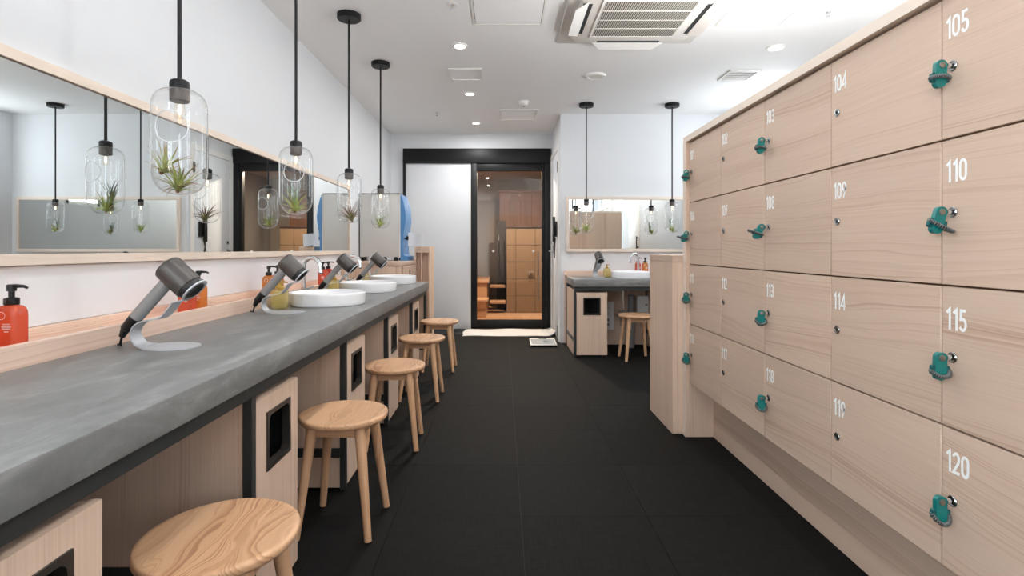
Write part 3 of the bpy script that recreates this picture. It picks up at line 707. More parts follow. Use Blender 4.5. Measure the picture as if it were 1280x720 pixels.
wrapper('crumpled clear wrapper in the tray left of the nearest dryer handle', (-1.34, 1.82, tz), .028)
wrapper('crumpled clear wrapper in the tray right of the amber bottle beside the nearest dryer', (-1.34, 2.46, tz), .026)
wrapper('crumpled clear wrapper in the tray left of the second dryer', (-1.34, 2.80, tz), .024)

# ------------------------------------------------------------------ pendant lamps and air plants
def glass_jar(name):
    prof = [(.028, 1.549), (.040, 1.5475), (.052, 1.543), (.063, 1.534), (.071, 1.522), (.0755, 1.508), (.077, 1.492)]
    prof += [(.077, 1.492-k*.0065) for k in range(1, 30)]
    zb = 1.492-29*.0065
    for k in range(1, 13):
        a = R(90*k/12); prof.append((.077*math.cos(a)**.75 if k < 12 else 0, zb-(zb-1.226)*math.sin(a)))
    n = 96; vs = []; fs = []
    na = math.atan2(-.97, .22); hz, hr = 1.422, .047
    P = [[(r, 2*math.pi*i/n, z) for i in range(n)] for r, z in prof]
    inside = lambda q: (math.hypot(((q[1]-na+math.pi) % (2*math.pi)-math.pi)*.077, q[2]-hz) < hr) and q[0] > .06
    idx = {}
    for k in range(len(P)):
        for i in range(n):
            q = P[k][i]; idx[k, i] = len(vs); vs.append([q[0], q[1], q[2]])
    keep = []
    for k in range(len(P)-1):
        for i in range(n):
            j = (i+1) % n; c = [idx[k, i], idx[k, j], idx[k+1, j], idx[k+1, i]]
            if sum(inside(vs[a]) for a in c) >= 2: continue
            keep.append(c)
    used = {}
    for c in keep:
        for a in range(4):
            e = tuple(sorted((c[a], c[(a+1) % 4]))); used[e] = used.get(e, 0)+1
    for e, k in used.items():
        if k == 1:
            for a in e:
                q = vs[a]; d = ((q[1]-na+math.pi) % (2*math.pi)-math.pi)*.077; dz = q[2]-hz; l = math.hypot(d, dz)
                if l < hr*1.4 and q[0] > .06:
                    vs[a] = [.077, na+d/l*hr/.077, hz+dz/l*hr]
    mb = MB(); mb.add([(r*math.cos(a), r*math.sin(a), z) for r, a, z in vs], keep)
    rim = [(.077*math.cos(na+hr*math.cos(a)/.077), .077*math.sin(na+hr*math.cos(a)/.077), hz+hr*math.sin(a)) for a in [2*math.pi*i/48 for i in range(48)]]
    return mb, rim
def make_pendant(label, loc):
    t = thing('pendant_lamp', label, 'lamp', loc, 0, 'glass pendant lamps holding air plants')
    MB().lathe([(0, CZ-.036), (.070, CZ-.036), (.075, CZ-.031), (.075, CZ-.001), (0, CZ-.001)], 40).obj('ceiling_rose', M['black'], t)
    MB().tube([(0, 0, CZ-.0365), (0, 0, 1.581)], .0068, 12).obj('rod', M['black'], t)
    MB().lathe([(0, 1.5805), (.019, 1.580), (.026, 1.5755), (.028, 1.568), (.028, 1.5495), (0, 1.5495)], 32).obj('cap', M['black'], t)
    MB().lathe([(0, 1.549), (.0275, 1.549), (.0275, 1.515), (.024, 1.512), (.0, 1.515)], 32).obj('socket', plain('dark_socket', (84, 76, 72), .35, metal=.4), t)
    MB().lathe([(.012, 1.511), (.014, 1.500), (.0165, 1.485), (.015, 1.470), (.009, 1.462), (0, 1.459)], 20, cap=False).obj('bulb', M['bulbglass'], t)
    MB().lathe([(0, 1.505), (.004, 1.50), (.0045, 1.482), (.002, 1.474), (0, 1.473)], 10).obj('filament', M['filament'], t)
    mb, rim = glass_jar('jar'); g = mb.obj('glass_jar', M['glass'], t, ang=60)
    MB().tube(rim, .0016, 8, closed=True).obj('opening_rim', M['rimglass'], t)
    return t
M['rimglass'] = plain('frosted_glass_rim', (226, 230, 230), .15, spec=.7)
PX = -.995
PY = [1.64, 2.565, 3.45, 4.345]
pd = make_pendant('nearest clear glass pendant, with two green air plants', (PX, PY[0], 0))
dup(pd, 'second clear glass pendant from the front along the left vanity', (PX, PY[1], 0))
dup(pd, 'third clear glass pendant from the front, purple plant inside', (PX, PY[2], 0))
dup(pd, 'fourth and farthest clear glass pendant along the left vanity', (PX, PY[3], 0))
dup(pd, 'left one of two glass pendants before the alcove mirror', (.879, 5.57, 0))
dup(pd, 'right one of two glass pendants before the alcove mirror, nearer the lockers', (1.78, 5.58, 0))
# leaf meshes: a curved tapering channel growing along +z and bending towards +x
def leaf_mesh(name, length, width, bend, mat, curl=0.0):
    vs = []; fs = []; n = 9; x = z = 0; a = 0
    for k in range(n+1):
        q = k/n; wd = width*(1-q**1.6)*(.9 if k else 1)+.0002; dep = wd*.25
        y = math.sin(q*3)*curl
        cx, sx_ = math.cos(a), math.sin(a)
        vs += [(x+dep*cx, y-wd/2, z-dep*sx_), (x, y, z), (x+dep*cx, y+wd/2, z-dep*sx_), (x-.0007*cx, y, z+.0007*sx_)]
        a = bend*q**.9; x += math.sin(a)*length/n; z += math.cos(a)*length/n
    for k in range(n):
        for j in range(4): fs.append((k*4+j, k*4+(j+1) % 4, (k+1)*4+(j+1) % 4, (k+1)*4+j))
    return MB().add(vs, fs).mesh(name, mat, ang=80)
def leaves_for(mat, L0, wd):
    return [leaf_mesh('leaf', L0*s, wd, R(b), mat, c) for s, b, c in ((1, 55, .003), (.9, 85, -.005), (1.05, 32, .005), (.8, 110, .004), (.95, 16, -.004))]
LEAF = {'green': leaves_for(M['leaf_green'], .112, .0095), 'rust': leaves_for(M['leaf_rust'], .118, .011), 'purple': leaves_for(M['leaf_purple'], .125, .0105), 'grey': leaves_for(M['leaf_grey'], .085, .0075)}
BASE = MB().lathe([(0, -.004), (.005, -.002), (.0065, .004), (.004, .012), (0, .014)], 12).mesh('plant_base', M['leafbase'])
def air_plant(label, loc, kind, n, spread, tilt=(0, 0), scale=1.0, reach=.068):
    t = thing('air_plant', label, 'plant', loc, 0, 'air plants in the glass pendants')
    t.rotation_euler = (R(tilt[0]), R(tilt[1]), random.random()*.5); t.scale = (scale,)*3
    link('plant_base', BASE, t)
    for k in range(n):
        q = k/n; l = link('leaf', LEAF[kind][k % 5 if spread > 40 else (2, 4, 4, 0, 2)[k % 5]], t, (0, 0, .003+.006*(1-q)))
        td = spread*(.12+.88*q)*(.8+.4*random.random())
        l.rotation_euler = Euler((0, R(td), k*2.39996+random.random()*.3), 'XYZ')
        bend = (55, 85, 32, 110, 16)[k % 5]; ln = {'green': .112, 'rust': .118, 'purple': .125, 'grey': .085}[kind]
        s = min(.8+.35*random.random(), reach/(ln*scale*max(.2, math.sin(R(min(90, td+bend*.35)))))); l.scale = (max(.75*s, min(1, s*1.2)), max(.75*s, min(1, s*1.2)), s) if kind == 'grey' else (s, max(s, .8), s)
    return t
zb = 1.232
air_plant('broad green air plant low in the nearest pendant', (PX-.006, PY[0]+.0, zb+.002), 'rust', 46, 66, (0, 4), .92)
air_plant('upper green air plant with curling tips leaning left in the nearest pendant', (PX-.050, PY[0]-.012, zb+.058), 'rust', 38, 62, (-8, 24), .92, .062)
air_plant('bright green air plant in the second pendant from the front', (PX-.004, PY[1], zb+.004), 'green', 46, 66, (0, 0), .95)
air_plant('tall grey strand air plant in the second pendant', (PX-.012, PY[1]+.02, zb+.03), 'grey', 14, 14, (0, -4), 1.5)
air_plant('purple tipped air plant in the third pendant', (PX+.022, PY[2], zb+.004), 'purple', 40, 44, (0, -14), 1.05, .095)
air_plant('small green air plant in the fourth pendant', (PX-.006, PY[3], zb+.004), 'green', 38, 52, (0, 0), .98)
air_plant('thin grey upright air plant in the fourth pendant', (PX-.004, PY[3]+.02, zb+.03), 'grey', 7, 12, (0, 0), 1.05)
air_plant('bushy green air plant in the left alcove pendant', (.879, 5.57, zb+.004), 'green', 40, 50, (0, 0), 1.0)
air_plant('green air plant at the bottom of the right alcove pendant', (1.785, 5.58, zb+.004), 'green', 34, 58, (0, 0), .8)
air_plant('tall grey air plant leaning left in the right alcove pendant', (1.762, 5.585, zb+.03), 'grey', 8, 10, (0, 2), 1.5)

# ------------------------------------------------------------------ locker bank
LX = 1.05
YC = [2.985, 2.557, 2.129, 1.699, 1.272, .842]; ZR = [1.655, 1.318, .973, .640, .304]
lb = thing('locker_bank', 'bank of twenty numbered wooden lockers along the right side', 'lockers', (LX, .842, 0))
def w2l(x, y, z): return (x-LX, y-.842, z)
def lbox(name, x0, x1, y0, y1, z0, z1, m, b=.001): return MB().box(x0-LX, x1-LX, y0-.842, y1-.842, z0, z1, b, 1).obj(name, m, lb)
lbox('top_panel', 1.03, 2.0, .80, 3.03, 1.659, 1.692, M['pale_y'])
e = lbox('end_panel', 1.03, 2.0, 2.989, 3.03, .002, 1.658, M['wood_z'])
lbox('edge_strip', 1.0285, 1.0298, 2.989, 3.03, .002, 1.658, M['pale_z'], 0)
lbox('end_panel', 1.03, 2.0, .80, .838, .002, 1.658, M['wood_z'])
lbox('plinth', 1.185, 1.205, .839, 2.988, .002, .30, M['wood_y'])
lbox('bottom_panel', 1.072, 1.98, .839, 2.988, .301, .312, M['wood_y'])
lbox('carcass', 1.072, 1.98, .839, 2.988, .3125, 1.6585, M['walnut'], 0)
lbox('back_panel', 1.981, 1.999, .839, 2.988, .002, 1.6585, M['wood_y'])
def arc(cx, cy, rx, ry, a0, a1, n=10):
    return [(cx+rx*math.cos(R(a0+(a1-a0)*i/n)), cy+ry*math.sin(R(a0+(a1-a0)*i/n))) for i in range(n+1)]
# numerals drawn as strokes on a cell 0.30..0.36 wide and 1 high
GLY = {
 '0': [arc(.24, .70, .17, .23, 0, 180)+arc(.24, .30, .17, .23, 180, 360)+[(.41, .70)]],
 '1': [[(.08, .77), (.27, .94), (.27, .0)]],
 '2': [arc(.24, .70, .17, .23, 165, -20, 10)+[(.36, .50), (.07, .07), (.44, .07)]],
 '3': [arc(.23, .71, .16, .22, 155, -90, 10)+arc(.23, .28, .18, .21, 90, -160, 12)],
 '4': [[(.36, .0), (.36, .93), (.04, .26), (.48, .26)]],
 '5': [[(.40, .93), (.12, .93), (.10, .53)]+arc(.22, .31, .18, .25, 115, -155, 12)],
 '6': [arc(.24, .29, .17, .22, 0, 360, 20), [(.09, .37), (.33, .97)]],
 '7': [[(.05, .93), (.42, .93), (.17, .0)]],
 '8': [arc(.24, .70, .15, .22, 0, 360, 18), arc(.24, .27, .17, .21, 0, 360, 18)],
 '9': [arc(.24, .70, .17, .23, 0, 360, 20), [(.40, .62), (.16, .02)]]}
ADV = {'1': .42}
def text_mesh(s_, size, tr):
    mb = MB(); x0 = 0; hw = .066
    for ch in s_:
        for st in GLY[ch]:
            p = [Vector((x+x0, y)) for x, y in st]; q = [p[0]]
            for a in p[1:]:
                if (a-q[-1]).length > 1e-4: q.append(a)
            p = q; closed = (p[0]-p[-1]).length < 1e-3 and len(p) > 3
            if closed: p = p[:-1]
            n = len(p); l = []; r = []
            for i in range(n):
                a = p[i-1] if (i or closed) else p[i]; b = p[(i+1) % n] if (i < n-1 or closed) else p[i]
                t1 = (p[i]-a).normalized() if a != p[i] else None; t2 = (b-p[i]).normalized() if b != p[i] else None
                t1 = t1 or t2; t2 = t2 or t1
                n1 = Vector((-t1.y, t1.x)); n2 = Vector((-t2.y, t2.x)); m = (n1+n2).normalized(); k = hw/max(.45, m.dot(n1))
                l.append(p[i]+m*k); r.append(p[i]-m*k)
            vs = []
            for z in (0, .0006/size):
                for i in range(n): vs += [(l[i].x, l[i].y, z), (r[i].x, r[i].y, z)]
            N2 = 2*n; fs = []
            for i in range(n if closed else n-1):
                j = (i+1) % n; a, b, c, d = 2*i, 2*i+1, 2*j+1, 2*j
                fs += [(a, b, c, d), (N2+a, N2+d, N2+c, N2+b), (a, d, N2+d, N2+a), (b, N2+b, N2+c, c)]
            if not closed: fs += [(0, N2, N2+1, 1), (2*n-2, 2*n-1, N2+2*n-1, N2+2*n-2)]
            mb.add(vs, fs)
        x0 += ADV.get(ch, .54)
    mb.v = [tuple(tr @ Vector((x*size*.86, y*size, z*size))) for x, y, z in mb.v]
    return mb.mesh('number', M['number'], ang=20)
cylm = MB().lathe([(0, -.0005), (.0125, -.0005), (.0128, .002), (.0118, .0032), (.0095, .0034), (.0088, .0026), (.0, .0026)], 24, (0, 0, 0), Matrix.Rotation(R(-90), 3, 'Y')).mesh('lock_cylinder', M['lockmetal'])
slotm = MB().box(-.0044, -.0028, -.0012, .0012, -.005, .005).mesh('key_slot', M['dark'])
G = .0021
TX = Matrix(((0, 0, -1, 0), (-1, 0, 0, 0), (0, 1, 0, 0), (0, 0, 0, 1)))
LOCKS = {}
for r in range(4):
    for c in range(5):
        n = 101+r*5+c; y1, y0 = YC[c], YC[c+1]; z1, z0 = ZR[r], ZR[r+1]
        gz = .0024
        d = MB().box(0, .02, -(y1-y0)+G*2, 0, 0, z1-z0-2*gz, .0012, 1).obj('door', M['wood_y'], lb, w2l(LX, y1-G, z0+gz))
        ly, lz = -.030, (z1-z0)/2-gz
        k = link('lock_cylinder', cylm, d, (-.0002, ly, lz))
        link('key_slot', slotm, d, (-.0002, ly, lz))
        hgt = z1-z0
        me = text_mesh(str(n), .0515, Matrix.Translation((-.0002, -.010, hgt-.105)) @ TX)
        link('number', me, d)
        LOCKS[n] = (LX, y1-G+ly, z0+gz+lz)
# keys with wristbands
def make_key(label, loc, tilt, var):
    t = thing('locker_key', label, 'key', loc, 0, 'teal locker keys with coil wristbands')
    MB().box(-.022, -.0075, -.0009, .0009, -.004, .004).obj('key_blade', M['chrome'], t)
    MB().tube([(-.0072, 0, 0), (-.016, 0, 0)], .0062, 14).obj('key_collar', M['chrome'], t)
    cx, cz = -.030, .0; A = Matrix.Translation((cx, 0, cz)) @ Matrix.Rotation(R(tilt), 4, 'Y')
    def put(mb, name, m):
        mb.v = [tuple((A @ Vector(p))) for p in mb.v]; return mb.obj(name, m, t)
    put(MB().prism(rrect(-.0125, .0125, -.052, .0125, .0115, 6), -.006, .006, 'y'), 'tag_body', M['teal'])
    put(MB().prism(rrect(-.0205, .0205, -.040, -.018, .004, 3), -.0045, .0045, 'y'), 'band_clip', M['tealdark'])
    put(MB().lathe([(0, .0), (.007, 0), (.0072, .002), (.005, .0032), (0, .0026)], 20, (0, -.006, 0), Matrix.Rotation(R(90), 3, 'X')), 'tag_rivet', M['brushed'])
    # coil band loop around the tag (horizontal oval, swung differently per key)
    ox, rx, ry, dz, dip = var
    cen = []
    for i in range(120):
        a = 2*math.pi*i/120; cen.append(Vector((ox+rx*math.cos(a), ry*math.sin(a)-.002, -.030+dz*math.cos(a)+dip*max(0, -math.sin(a)))))
    put(MB().tube(cen[::3], .0034, 8, closed=True), 'band_core', M['coildark'])
    h = []; 
    for i in range(360):
        a = 2*math.pi*i/360; q = i/360*120; i0 = int(q) % 120; p = cen[i0].lerp(cen[(i0+1) % 120], q-int(q)); tg = (cen[(i0+1) % 120]-cen[i0]).normalized()
        up = Vector((0, 0, 1)); sd = tg.cross(up).normalized(); up = sd.cross(tg)
        th = a*30; h.append(p+(up*math.cos(th)+sd*math.sin(th))*.0038)
    put(MB().tube(h, .0016, 5, closed=True), 'band_coil', M['coil'])
    return t
VAR = {1: (0, .0195, .0125, 0, .002), 2: (.009, .0265, .0125, -.005, -.006), 3: (.001, .0195, .0125, .002, -.012), 4: (0, .0185, .0125, 0, -.018)}
base = {}
for r in range(1, 5):
    for c in (1, 3, 5):
        n = 100+(r-1)*5+c
        tl = {1: 4, 2: 16, 3: 3, 4: 0}[r] + {1: 3, 3: 2, 5: 0}[c]
        v = list(VAR[r])
        if r == 2 and c < 5: v = [-.009, .028, .0125, .006, -.002]; tl = 30 if c == 3 else 24
        make_key('teal locker key with coil band in the %s locker of the %s numbered column' % ({1: 'top', 2: 'second highest', 3: 'second lowest', 4: 'bottom'}[r], {1: 'farthest', 3: 'middle', 5: 'nearest'}[c]), (LOCKS[n][0], LOCKS[n][1], LOCKS[n][2]), tl, v)

# wooden box unit at the lockers' end
t = thing('wooden_end_cabinet', 'half-height wooden cabinet standing at the far end of the lockers', 'cabinet', (.97, 3.035, 0))
MB().box(0, .03, 0, .46, .003, .985, .0015, 1).obj('side_panel', M['wood_z'], t)
MB().box(.0305, .62, 0, .02, .003, .985, .0015, 1).obj('front_panel', plain('brown_shaded_side', (176, 138, 108), .55, var=.06) if False else M['wood_z'], t)  # unused brown puts this face's weaker light into its colour
MB().box(.0305, .62, .44, .46, .003, .985).obj('back_panel', M['wood_z'], t)
MB().box(-.002, .62, -.002, .462, .9855, 1.022, .0015, 1).obj('top_panel', M['wood_x'], t)

# ------------------------------------------------------------------ cabinet, rack and white device at the end of the left vanity
t = thing('drawer_cabinet', 'wooden cabinet with a drawer past the end of the left worktop', 'cabinet', (XL, 4.87, 0))
MB().box(.003, .552, 0, 1.10, .003, .905, .0015, 1).obj('cabinet_body', M['wood_z'], t)
MB().box(.003, .565, -.012, .71, .9055, .936, .002, 1).obj('top_panel', M['wood_y'], t)
MB().box(.003, .552, .7103, 1.10, .9055, .936, .002, 1).obj('top_panel', M['wood_y'], t)
dw = MB().box(.5555, .570, .02, .68, .74, .895, .0015, 1).obj('drawer', M['wood_y'], t)
MB().box(.5705, .576, .33, .36, .80, .86, .002, 1).obj('drawer_pull', M['black'], dw)
MB().box(.5555, .570, .02, .68, .02, .735, .0015, 1).obj('cabinet_door', M['wood_y'], t)
t = thing('pigeonhole_rack', 'tall wooden pigeonhole rack beside the white sliding panel', 'rack', (XL, 5.60, 0))
for x in (.555, .622, .70): MB().box(x, x+.014, 0, .36 if x != .622 else .0745, .003, 1.083, .001, 1).obj('side_board', M['wood_z'], t)
MB().box(.5695, .6995, .075, .09, .041, 1.019).obj('inner_board', M['wood_z'], t)
MB().box(.555, .713, .3605, .375, .003, 1.083).obj('back_board', M['wood_z'], t)
for z0, z1 in ((1.02, 1.082), (.02, .04)):
    for x0, x1 in ((.5695, .6215), (.6365, .6995)): MB().box(x0, x1, 0, .074, z0, z1).obj('shelf_board', M['wood_x'], t)
t = thing('white_testing_machine', 'large light grey machine with curved blue front on the drawer cabinet', 'machine', (XL, 5.48, .937))
MB().box(.125, .500, 0, .36, .035, .63, .004, 2).obj('casing', M['devgrey'], t)
MB().box(.118, .1245, -.002, .36, .030, .634).obj('edge_trim', M['black'], t)
MB().box(.125, .503, -.003, .36, .6305, .637).obj('top_trim', plain('grey_trim', (110, 112, 114), .4), t)
MB().box(.5005, .508, -.003, .36, .030, .63).obj('front_strip', M['white'], t)
o = [(.5085, .035)]
o = [(.5085, .0), (.62, .0), (.62, .040), (.575, .045), (.552, .06), (.545, .10), (.545, .18), (.560, .27), (.585, .36), (.590, .42), (.575, .50), (.548, .57), (.515, .625), (.5085, .63)]
MB().prism(o, .0, .36, 'y').obj('blue_front', M['blue'], t)
MB().tube([(.548, .10, .21), (.578, .10, .215)], .010, 12).lathe([(0, 0), (.02, 0), (.022, .012), (.018, .026), (0, .028)], 20, (.578, .10, .215), Matrix.Rotation(R(90), 3, 'Y')).obj('knob', M['black'], t)
MB().tube([(.5455, .08, .14), (.570, .08, .14)], .008, 12).lathe([(0, 0), (.013, 0), (.014, .008), (0, .010)], 16, (.570, .08, .14), Matrix.Rotation(R(90), 3, 'Y')).obj('small_knob', M['chrome'], t)
for x in (.16, .30, .46):
    for y in (.04, .31): MB().lathe([(.022, .0005), (.022, .020), (.012, .0345)], 16, (x, y, 0)).obj('foot', M['black'], t)
# the machine stands against the wall: shift and scale its parts to real size
for o_ in t.children:
    o_.data.transform(Matrix.Translation((.010, 0, 0)) @ Matrix.Diagonal((1.092, 1, 1.092, 1)) @ Matrix.Translation((-.125, 0, 0)))
    if o_.name.split('.')[0] in ('blue_front', 'knob', 'small_knob'): o_.data.transform(Matrix.Translation((.4288, 0, 0)) @ Matrix.Diagonal((.62, 1, 1, 1)) @ Matrix.Translation((-.4288, 0, 0)))
nv_ = []; nu = 6
for dy in (0, .0015):
    for k in range(nu+1):
        q_ = k/nu; x_ = XL+.490+.170*q_; y_ = 5.592+.012*math.sin(q_*5)-dy
        nv_ += [(x_, y_, 1.088+.01*math.sin(q_*4)), (x_, y_-.004, 1.232-.02*q_)]
nf_ = []; o2_ = 2*(nu+1)
for k in range(nu):
    a = 2*k; nf_ += [(a, a+2, a+3, a+1), (o2_+a, o2_+a+1, o2_+a+3, o2_+a+2), (a, o2_+a, o2_+a+2, a+2), (a+1, a+3, o2_+a+3, o2_+a+1)]
nf_ += [(0, 1, o2_+1, o2_), (2*nu, o2_+2*nu, o2_+2*nu+1, 2*nu+1)]
tag(MB().add(nv_, nf_).obj('paper_notice', M['paper']), 'crumpled white paper sheet hanging off the blue machine front', 'paper')

# ------------------------------------------------------------------ floor items
mb = MB(); nx, ny = 40, 10; vs = []; fs = []
for j in range(ny+1):
    for i in range(nx+1):
        u, v = i/nx, j/ny; x = -.49+1.13*u; y = 6.44+.50*v
        cu = max(0, (u-.90)/.1)**2*.055*(1-.5*v)
        edge = .008*(math.sin(u*17)*.5+math.sin(u*7+v*3))
        vs.append((x+.01*math.sin(v*9), y+edge*(1 if j in (0, ny) else .3), .014+.004*math.sin(u*11+v*2)+cu-.008*(1 if j == 0 or i == 0 else 0)))
nn = len(vs); vs += [(x, y, z-.0105 if z > .03 else .002) for x, y, z in vs]
q = lambda i, j: j*(nx+1)+i
for j in range(ny):
    for i in range(nx):
        fs.append((q(i, j), q(i+1, j), q(i+1, j+1), q(i, j+1))); fs.append((nn+q(i, j), nn+q(i, j+1), nn+q(i+1, j+1), nn+q(i+1, j)))
for i in range(nx): fs += [(q(i, 0), nn+q(i, 0), nn+q(i+1, 0), q(i+1, 0)), (q(i, ny), q(i+1, ny), nn+q(i+1, ny), nn+q(i, ny))]
for j in range(ny): fs += [(q(0, j), q(0, j+1), nn+q(0, j+1), nn+q(0, j)), (q(nx, j), nn+q(nx, j), nn+q(nx, j+1), q(nx, j+1))]
tag(mb.add(vs, fs).obj('bath_mat', M['mat'], ang=70), 'rumpled white bath mat in front of the black glass door', 'mat')
t = thing('bathroom_scale', 'flat pale bathroom scale on the floor right of the bath mat', 'scale', (.45, 5.93, 0), R(-1))
MB().box(-.145, .145, -.20, .20, .012, .030, .006, 2).obj('scale_body', M['white'], t)
MB().box(-.13, .13, -.185, .12, .0301, .034, .001, 1).obj('glass_platform', plain('pale_glass', (196, 206, 208), .12), t)
MB().box(-.04, .05, .14, .17, .0301, .0325).obj('display', plain('grey_display', (110, 122, 118), .2), t)
MB().box(.01, .05, -.08, .0, .0341, .0346).obj('foot_mark', plain('grey_mark', (130, 136, 138), .3), t)
for x in (-.12, .12):
    for y in (-.17, .17): MB().lathe([(.018, .0005), (.018, .0118)], 14, (x, y, 0)).obj('foot', M['black'], t)

# things under the alcove worktop
t = thing('instruction_sheet', 'printed white notice sheet under the alcove worktop beside the bin', 'notice', (1.03, 5.72, .19))
MB().box(0, .17, 0, .004, 0, .30).obj('sheet', M['paper'], t)
mb = MB()
for k in range(7): mb.box(.012+(k % 2)*.01, .012+.05+.05*((k*37) % 3)/2, -.0006, -.0001, .265-k*.019, .265-k*.019+.006)
for k in range(4): mb.box(.015+(k % 2)*.06, .055+(k % 2)*.06, -.0006, -.0001, .04+(k//2)*.05, .07+(k//2)*.05)
mb.obj('print', M['print'], t)
t = thing('drain_pipe', 'chrome drain pipe with bottle trap under the alcove basin', 'pipe', (1.235, 5.46, .0))
MB().tube([(0, 0, .688), (0, 0, .36)], .014, 14).obj('tailpipe', M['chrome'], t)
MB().lathe([(0, .26), (.028, .262), (.030, .28), (.030, .36), (.016, .372)], 20).obj('trap', M['chrome'], t)
MB().tube([(0, 0, .34), (0, .16, .34), (0, .365, .34)], .013, 12).obj('waste_arm', M['chrome'], t)
MB().tube([(-.05, .02, .42), (.02, -.02, .42)], .012, 10).obj('stop_valve', M['chrome'], t)
t = thing('pipe_cover', 'grey upright pipe cover under the alcove worktop', 'pipe', (1.38, 5.70, 0))
MB().lathe([(.035, .003), (.035, .56), (.030, .566), (0, .567)], 20).obj('cover', M['grey'], t)
MB().lathe([(.0355, .30), (.038, .302), (.038, .318), (.0355, .32)], 20, cap=False).obj('cover_clip', M['white'], t)
t = thing('wall_control_box', 'white control box on the back panel under the alcove worktop', 'box', (1.46, 5.75, .36))
MB().box(0, .19, 0, .075, 0, .19, .005, 2).obj('box_body', M['white'], t)
MB().box(.01, .18, -.004, -.0002, .01, .18, .002, 1).obj('box_lid', M['white'], t)
MB().box(.085, .105, -.006, -.0042, .085, .105, .001, 1).obj('button', M['grey'], t)

# handset on the door side wall
t = thing('wall_intercom', 'black intercom handset with coiled cord on wall beside the glass door', 'intercom', (XS, 6.30, 0))
MB().box(-.030, -.021, -.10, .03, 1.20, 1.38, .004, 2).obj('base_plate', M['blackplastic'], t)
MB().box(-.060, -.0305, -.02, .028, 1.14, 1.44, .008, 2).obj('handset', M['blackplastic'], t)
c = [(-.040+.012*math.sin(a*.5), .0+.02*math.cos(a*.31), 1.14-.0022*i) if True else 0 for i, a in enumerate([k*.5 for k in range(70)])]
pts = [(-.042, .004, 1.14), (-.050, -.015, 1.08), (-.046, -.03, 1.0), (-.040, -.01, .955), (-.036, .02, .96), (-.033, .035, 1.03), (-.030, .01, 1.12), (-.028, -.02, 1.20)]
sm = []
for i in range(len(pts)-1):
    for k in range(6): sm.append(Vector(pts[i]).lerp(Vector(pts[i+1]), k/6))
MB().tube(sm, .0065, 8).obj('coiled_cord', M['blackplastic'], t)

# ------------------------------------------------------------------ ceiling fittings
def downlight(label, loc, r=.057, on=True, power=DOWN_W):
    t = thing('downlight', label, 'downlight', loc, 0, 'recessed ceiling downlights')
    MB().lathe([(r*.72, -.002), (r*.78, -.010), (r*.95, -.008), (r, -.001)], 40, cap=False).obj('trim_ring', M['white'], t)
    MB().lathe([(0, -.0035), (r*.70, -.0035), (r*.72, -.002)], 32).obj('lens', M['lampdisc'], t)
    arealamp('downlight_beam', (0, 0, -.014), power, r*1.3, (.99, .99, 1), t)
    return t
dls = [(-.317, 3.98, 'nearest downlight of the row left of the ceiling hatch', .057), (-.32, 5.21, 'middle downlight of the left ceiling row', .057), (-.32, 6.42, 'farthest downlight of the left ceiling row, by the glass door', .057), (2.06, 4.01, 'downlight on the right of the ceiling above the lockers', .066), (-.32, 2.75, 'second nearest downlight of the row over the left aisle', .057), (2.06, 2.75, 'downlight directly over the middle of the locker bank', .057), (-.32, 1.4, 'downlight above the camera aisle, left of the air conditioner', .057), (1.0, .9, 'downlight nearest the camera side of the air conditioner', .057), (.5, -.9, 'downlight at the rear of the ceiling', .057)]
for x, y, lb_, r in dls: downlight(lb_, (x, y, CZ), r, True, DOWN_W*(2.0 if y > 5 else 1))
t = thing('round_ceiling_speaker', 'round white ceiling ring right of the smoke detector', 'ceiling vent', (.813, 4.66, CZ))
MB().lathe([(.055, -.012), (.065, -.020), (.085, -.016), (.095, -.001)], 48, cap=False).obj('ring', M['white'], t)
MB().lathe([(0, -.010), (.045, -.011), (.0545, -.012)], 40).obj('grille', M['offwhite'], t)
t = thing('smoke_detector', 'white domed smoke detector on the ceiling near the far vent', 'detector', (.22, 5.48, CZ))
MB().lathe([(0, -.048), (.03, -.046), (.046, -.034), (.05, -.015), (.055, -.001)], 32).obj('dome', M['white'], t)
for a in range(4): MB().box(-.006, .006, -.006, .006, -.058, -.0445).obj('sensor_foot', M['grey'], t) if a == 0 else None
def vent(label, x0, x1, y0, y1, slats):
    t = thing('ceiling_vent', label, 'vent', ((x0+x1)/2, (y0+y1)/2, CZ), 0, 'square ceiling vents')
    a, b_ = (x1-x0)/2, (y1-y0)/2; fw = .022
    for bx in ((-a, a, -b_, -b_+fw), (-a, a, b_-fw, b_), (-a, -a+fw, -b_+fw+.0002, b_-fw-.0002), (a-fw, a, -b_+fw+.0002, b_-fw-.0002)):
        MB().box(*bx, -.012, -.001, .002, 1).obj('frame', M['white'], t)
    if slats:
        for k in range(slats):
            y = -b_+fw+(k+.5)*(2*b_-2*fw)/slats; d_ = (b_-fw)/slats*.8
            MB().add([(-a+fw+.001, y-d_, -.010), (a-fw-.001, y-d_, -.010), (a-fw-.001, y+d_, -.003), (-a+fw+.001, y+d_, -.003), (-a+fw+.001, y-d_, -.0085), (a-fw-.001, y-d_, -.0085), (a-fw-.001, y+d_, -.0015), (-a+fw+.001, y+d_, -.0015)], [(0, 1, 2, 3), (7, 6, 5, 4), (0, 4, 5, 1), (1, 5, 6, 2), (2, 6, 7, 3), (3, 7, 4, 0)]).obj('slat', M['white'], t)
    else:
        MB().box(-a+fw+.001, a-fw-.001, -b_+fw+.001, b_-fw-.001, -.0035, -.001).obj('panel', M['ceil'], t)
vent('small square ceiling vent between the two left downlights', -.457, -.171, 4.47, 4.78, 0)
vent('larger square ceiling vent near the glass door', -.035, .391, 5.78, 6.24, 0)
vent('slatted white ceiling vent at right above the lockers', 1.932, 2.20, 4.51, 4.79, 4)
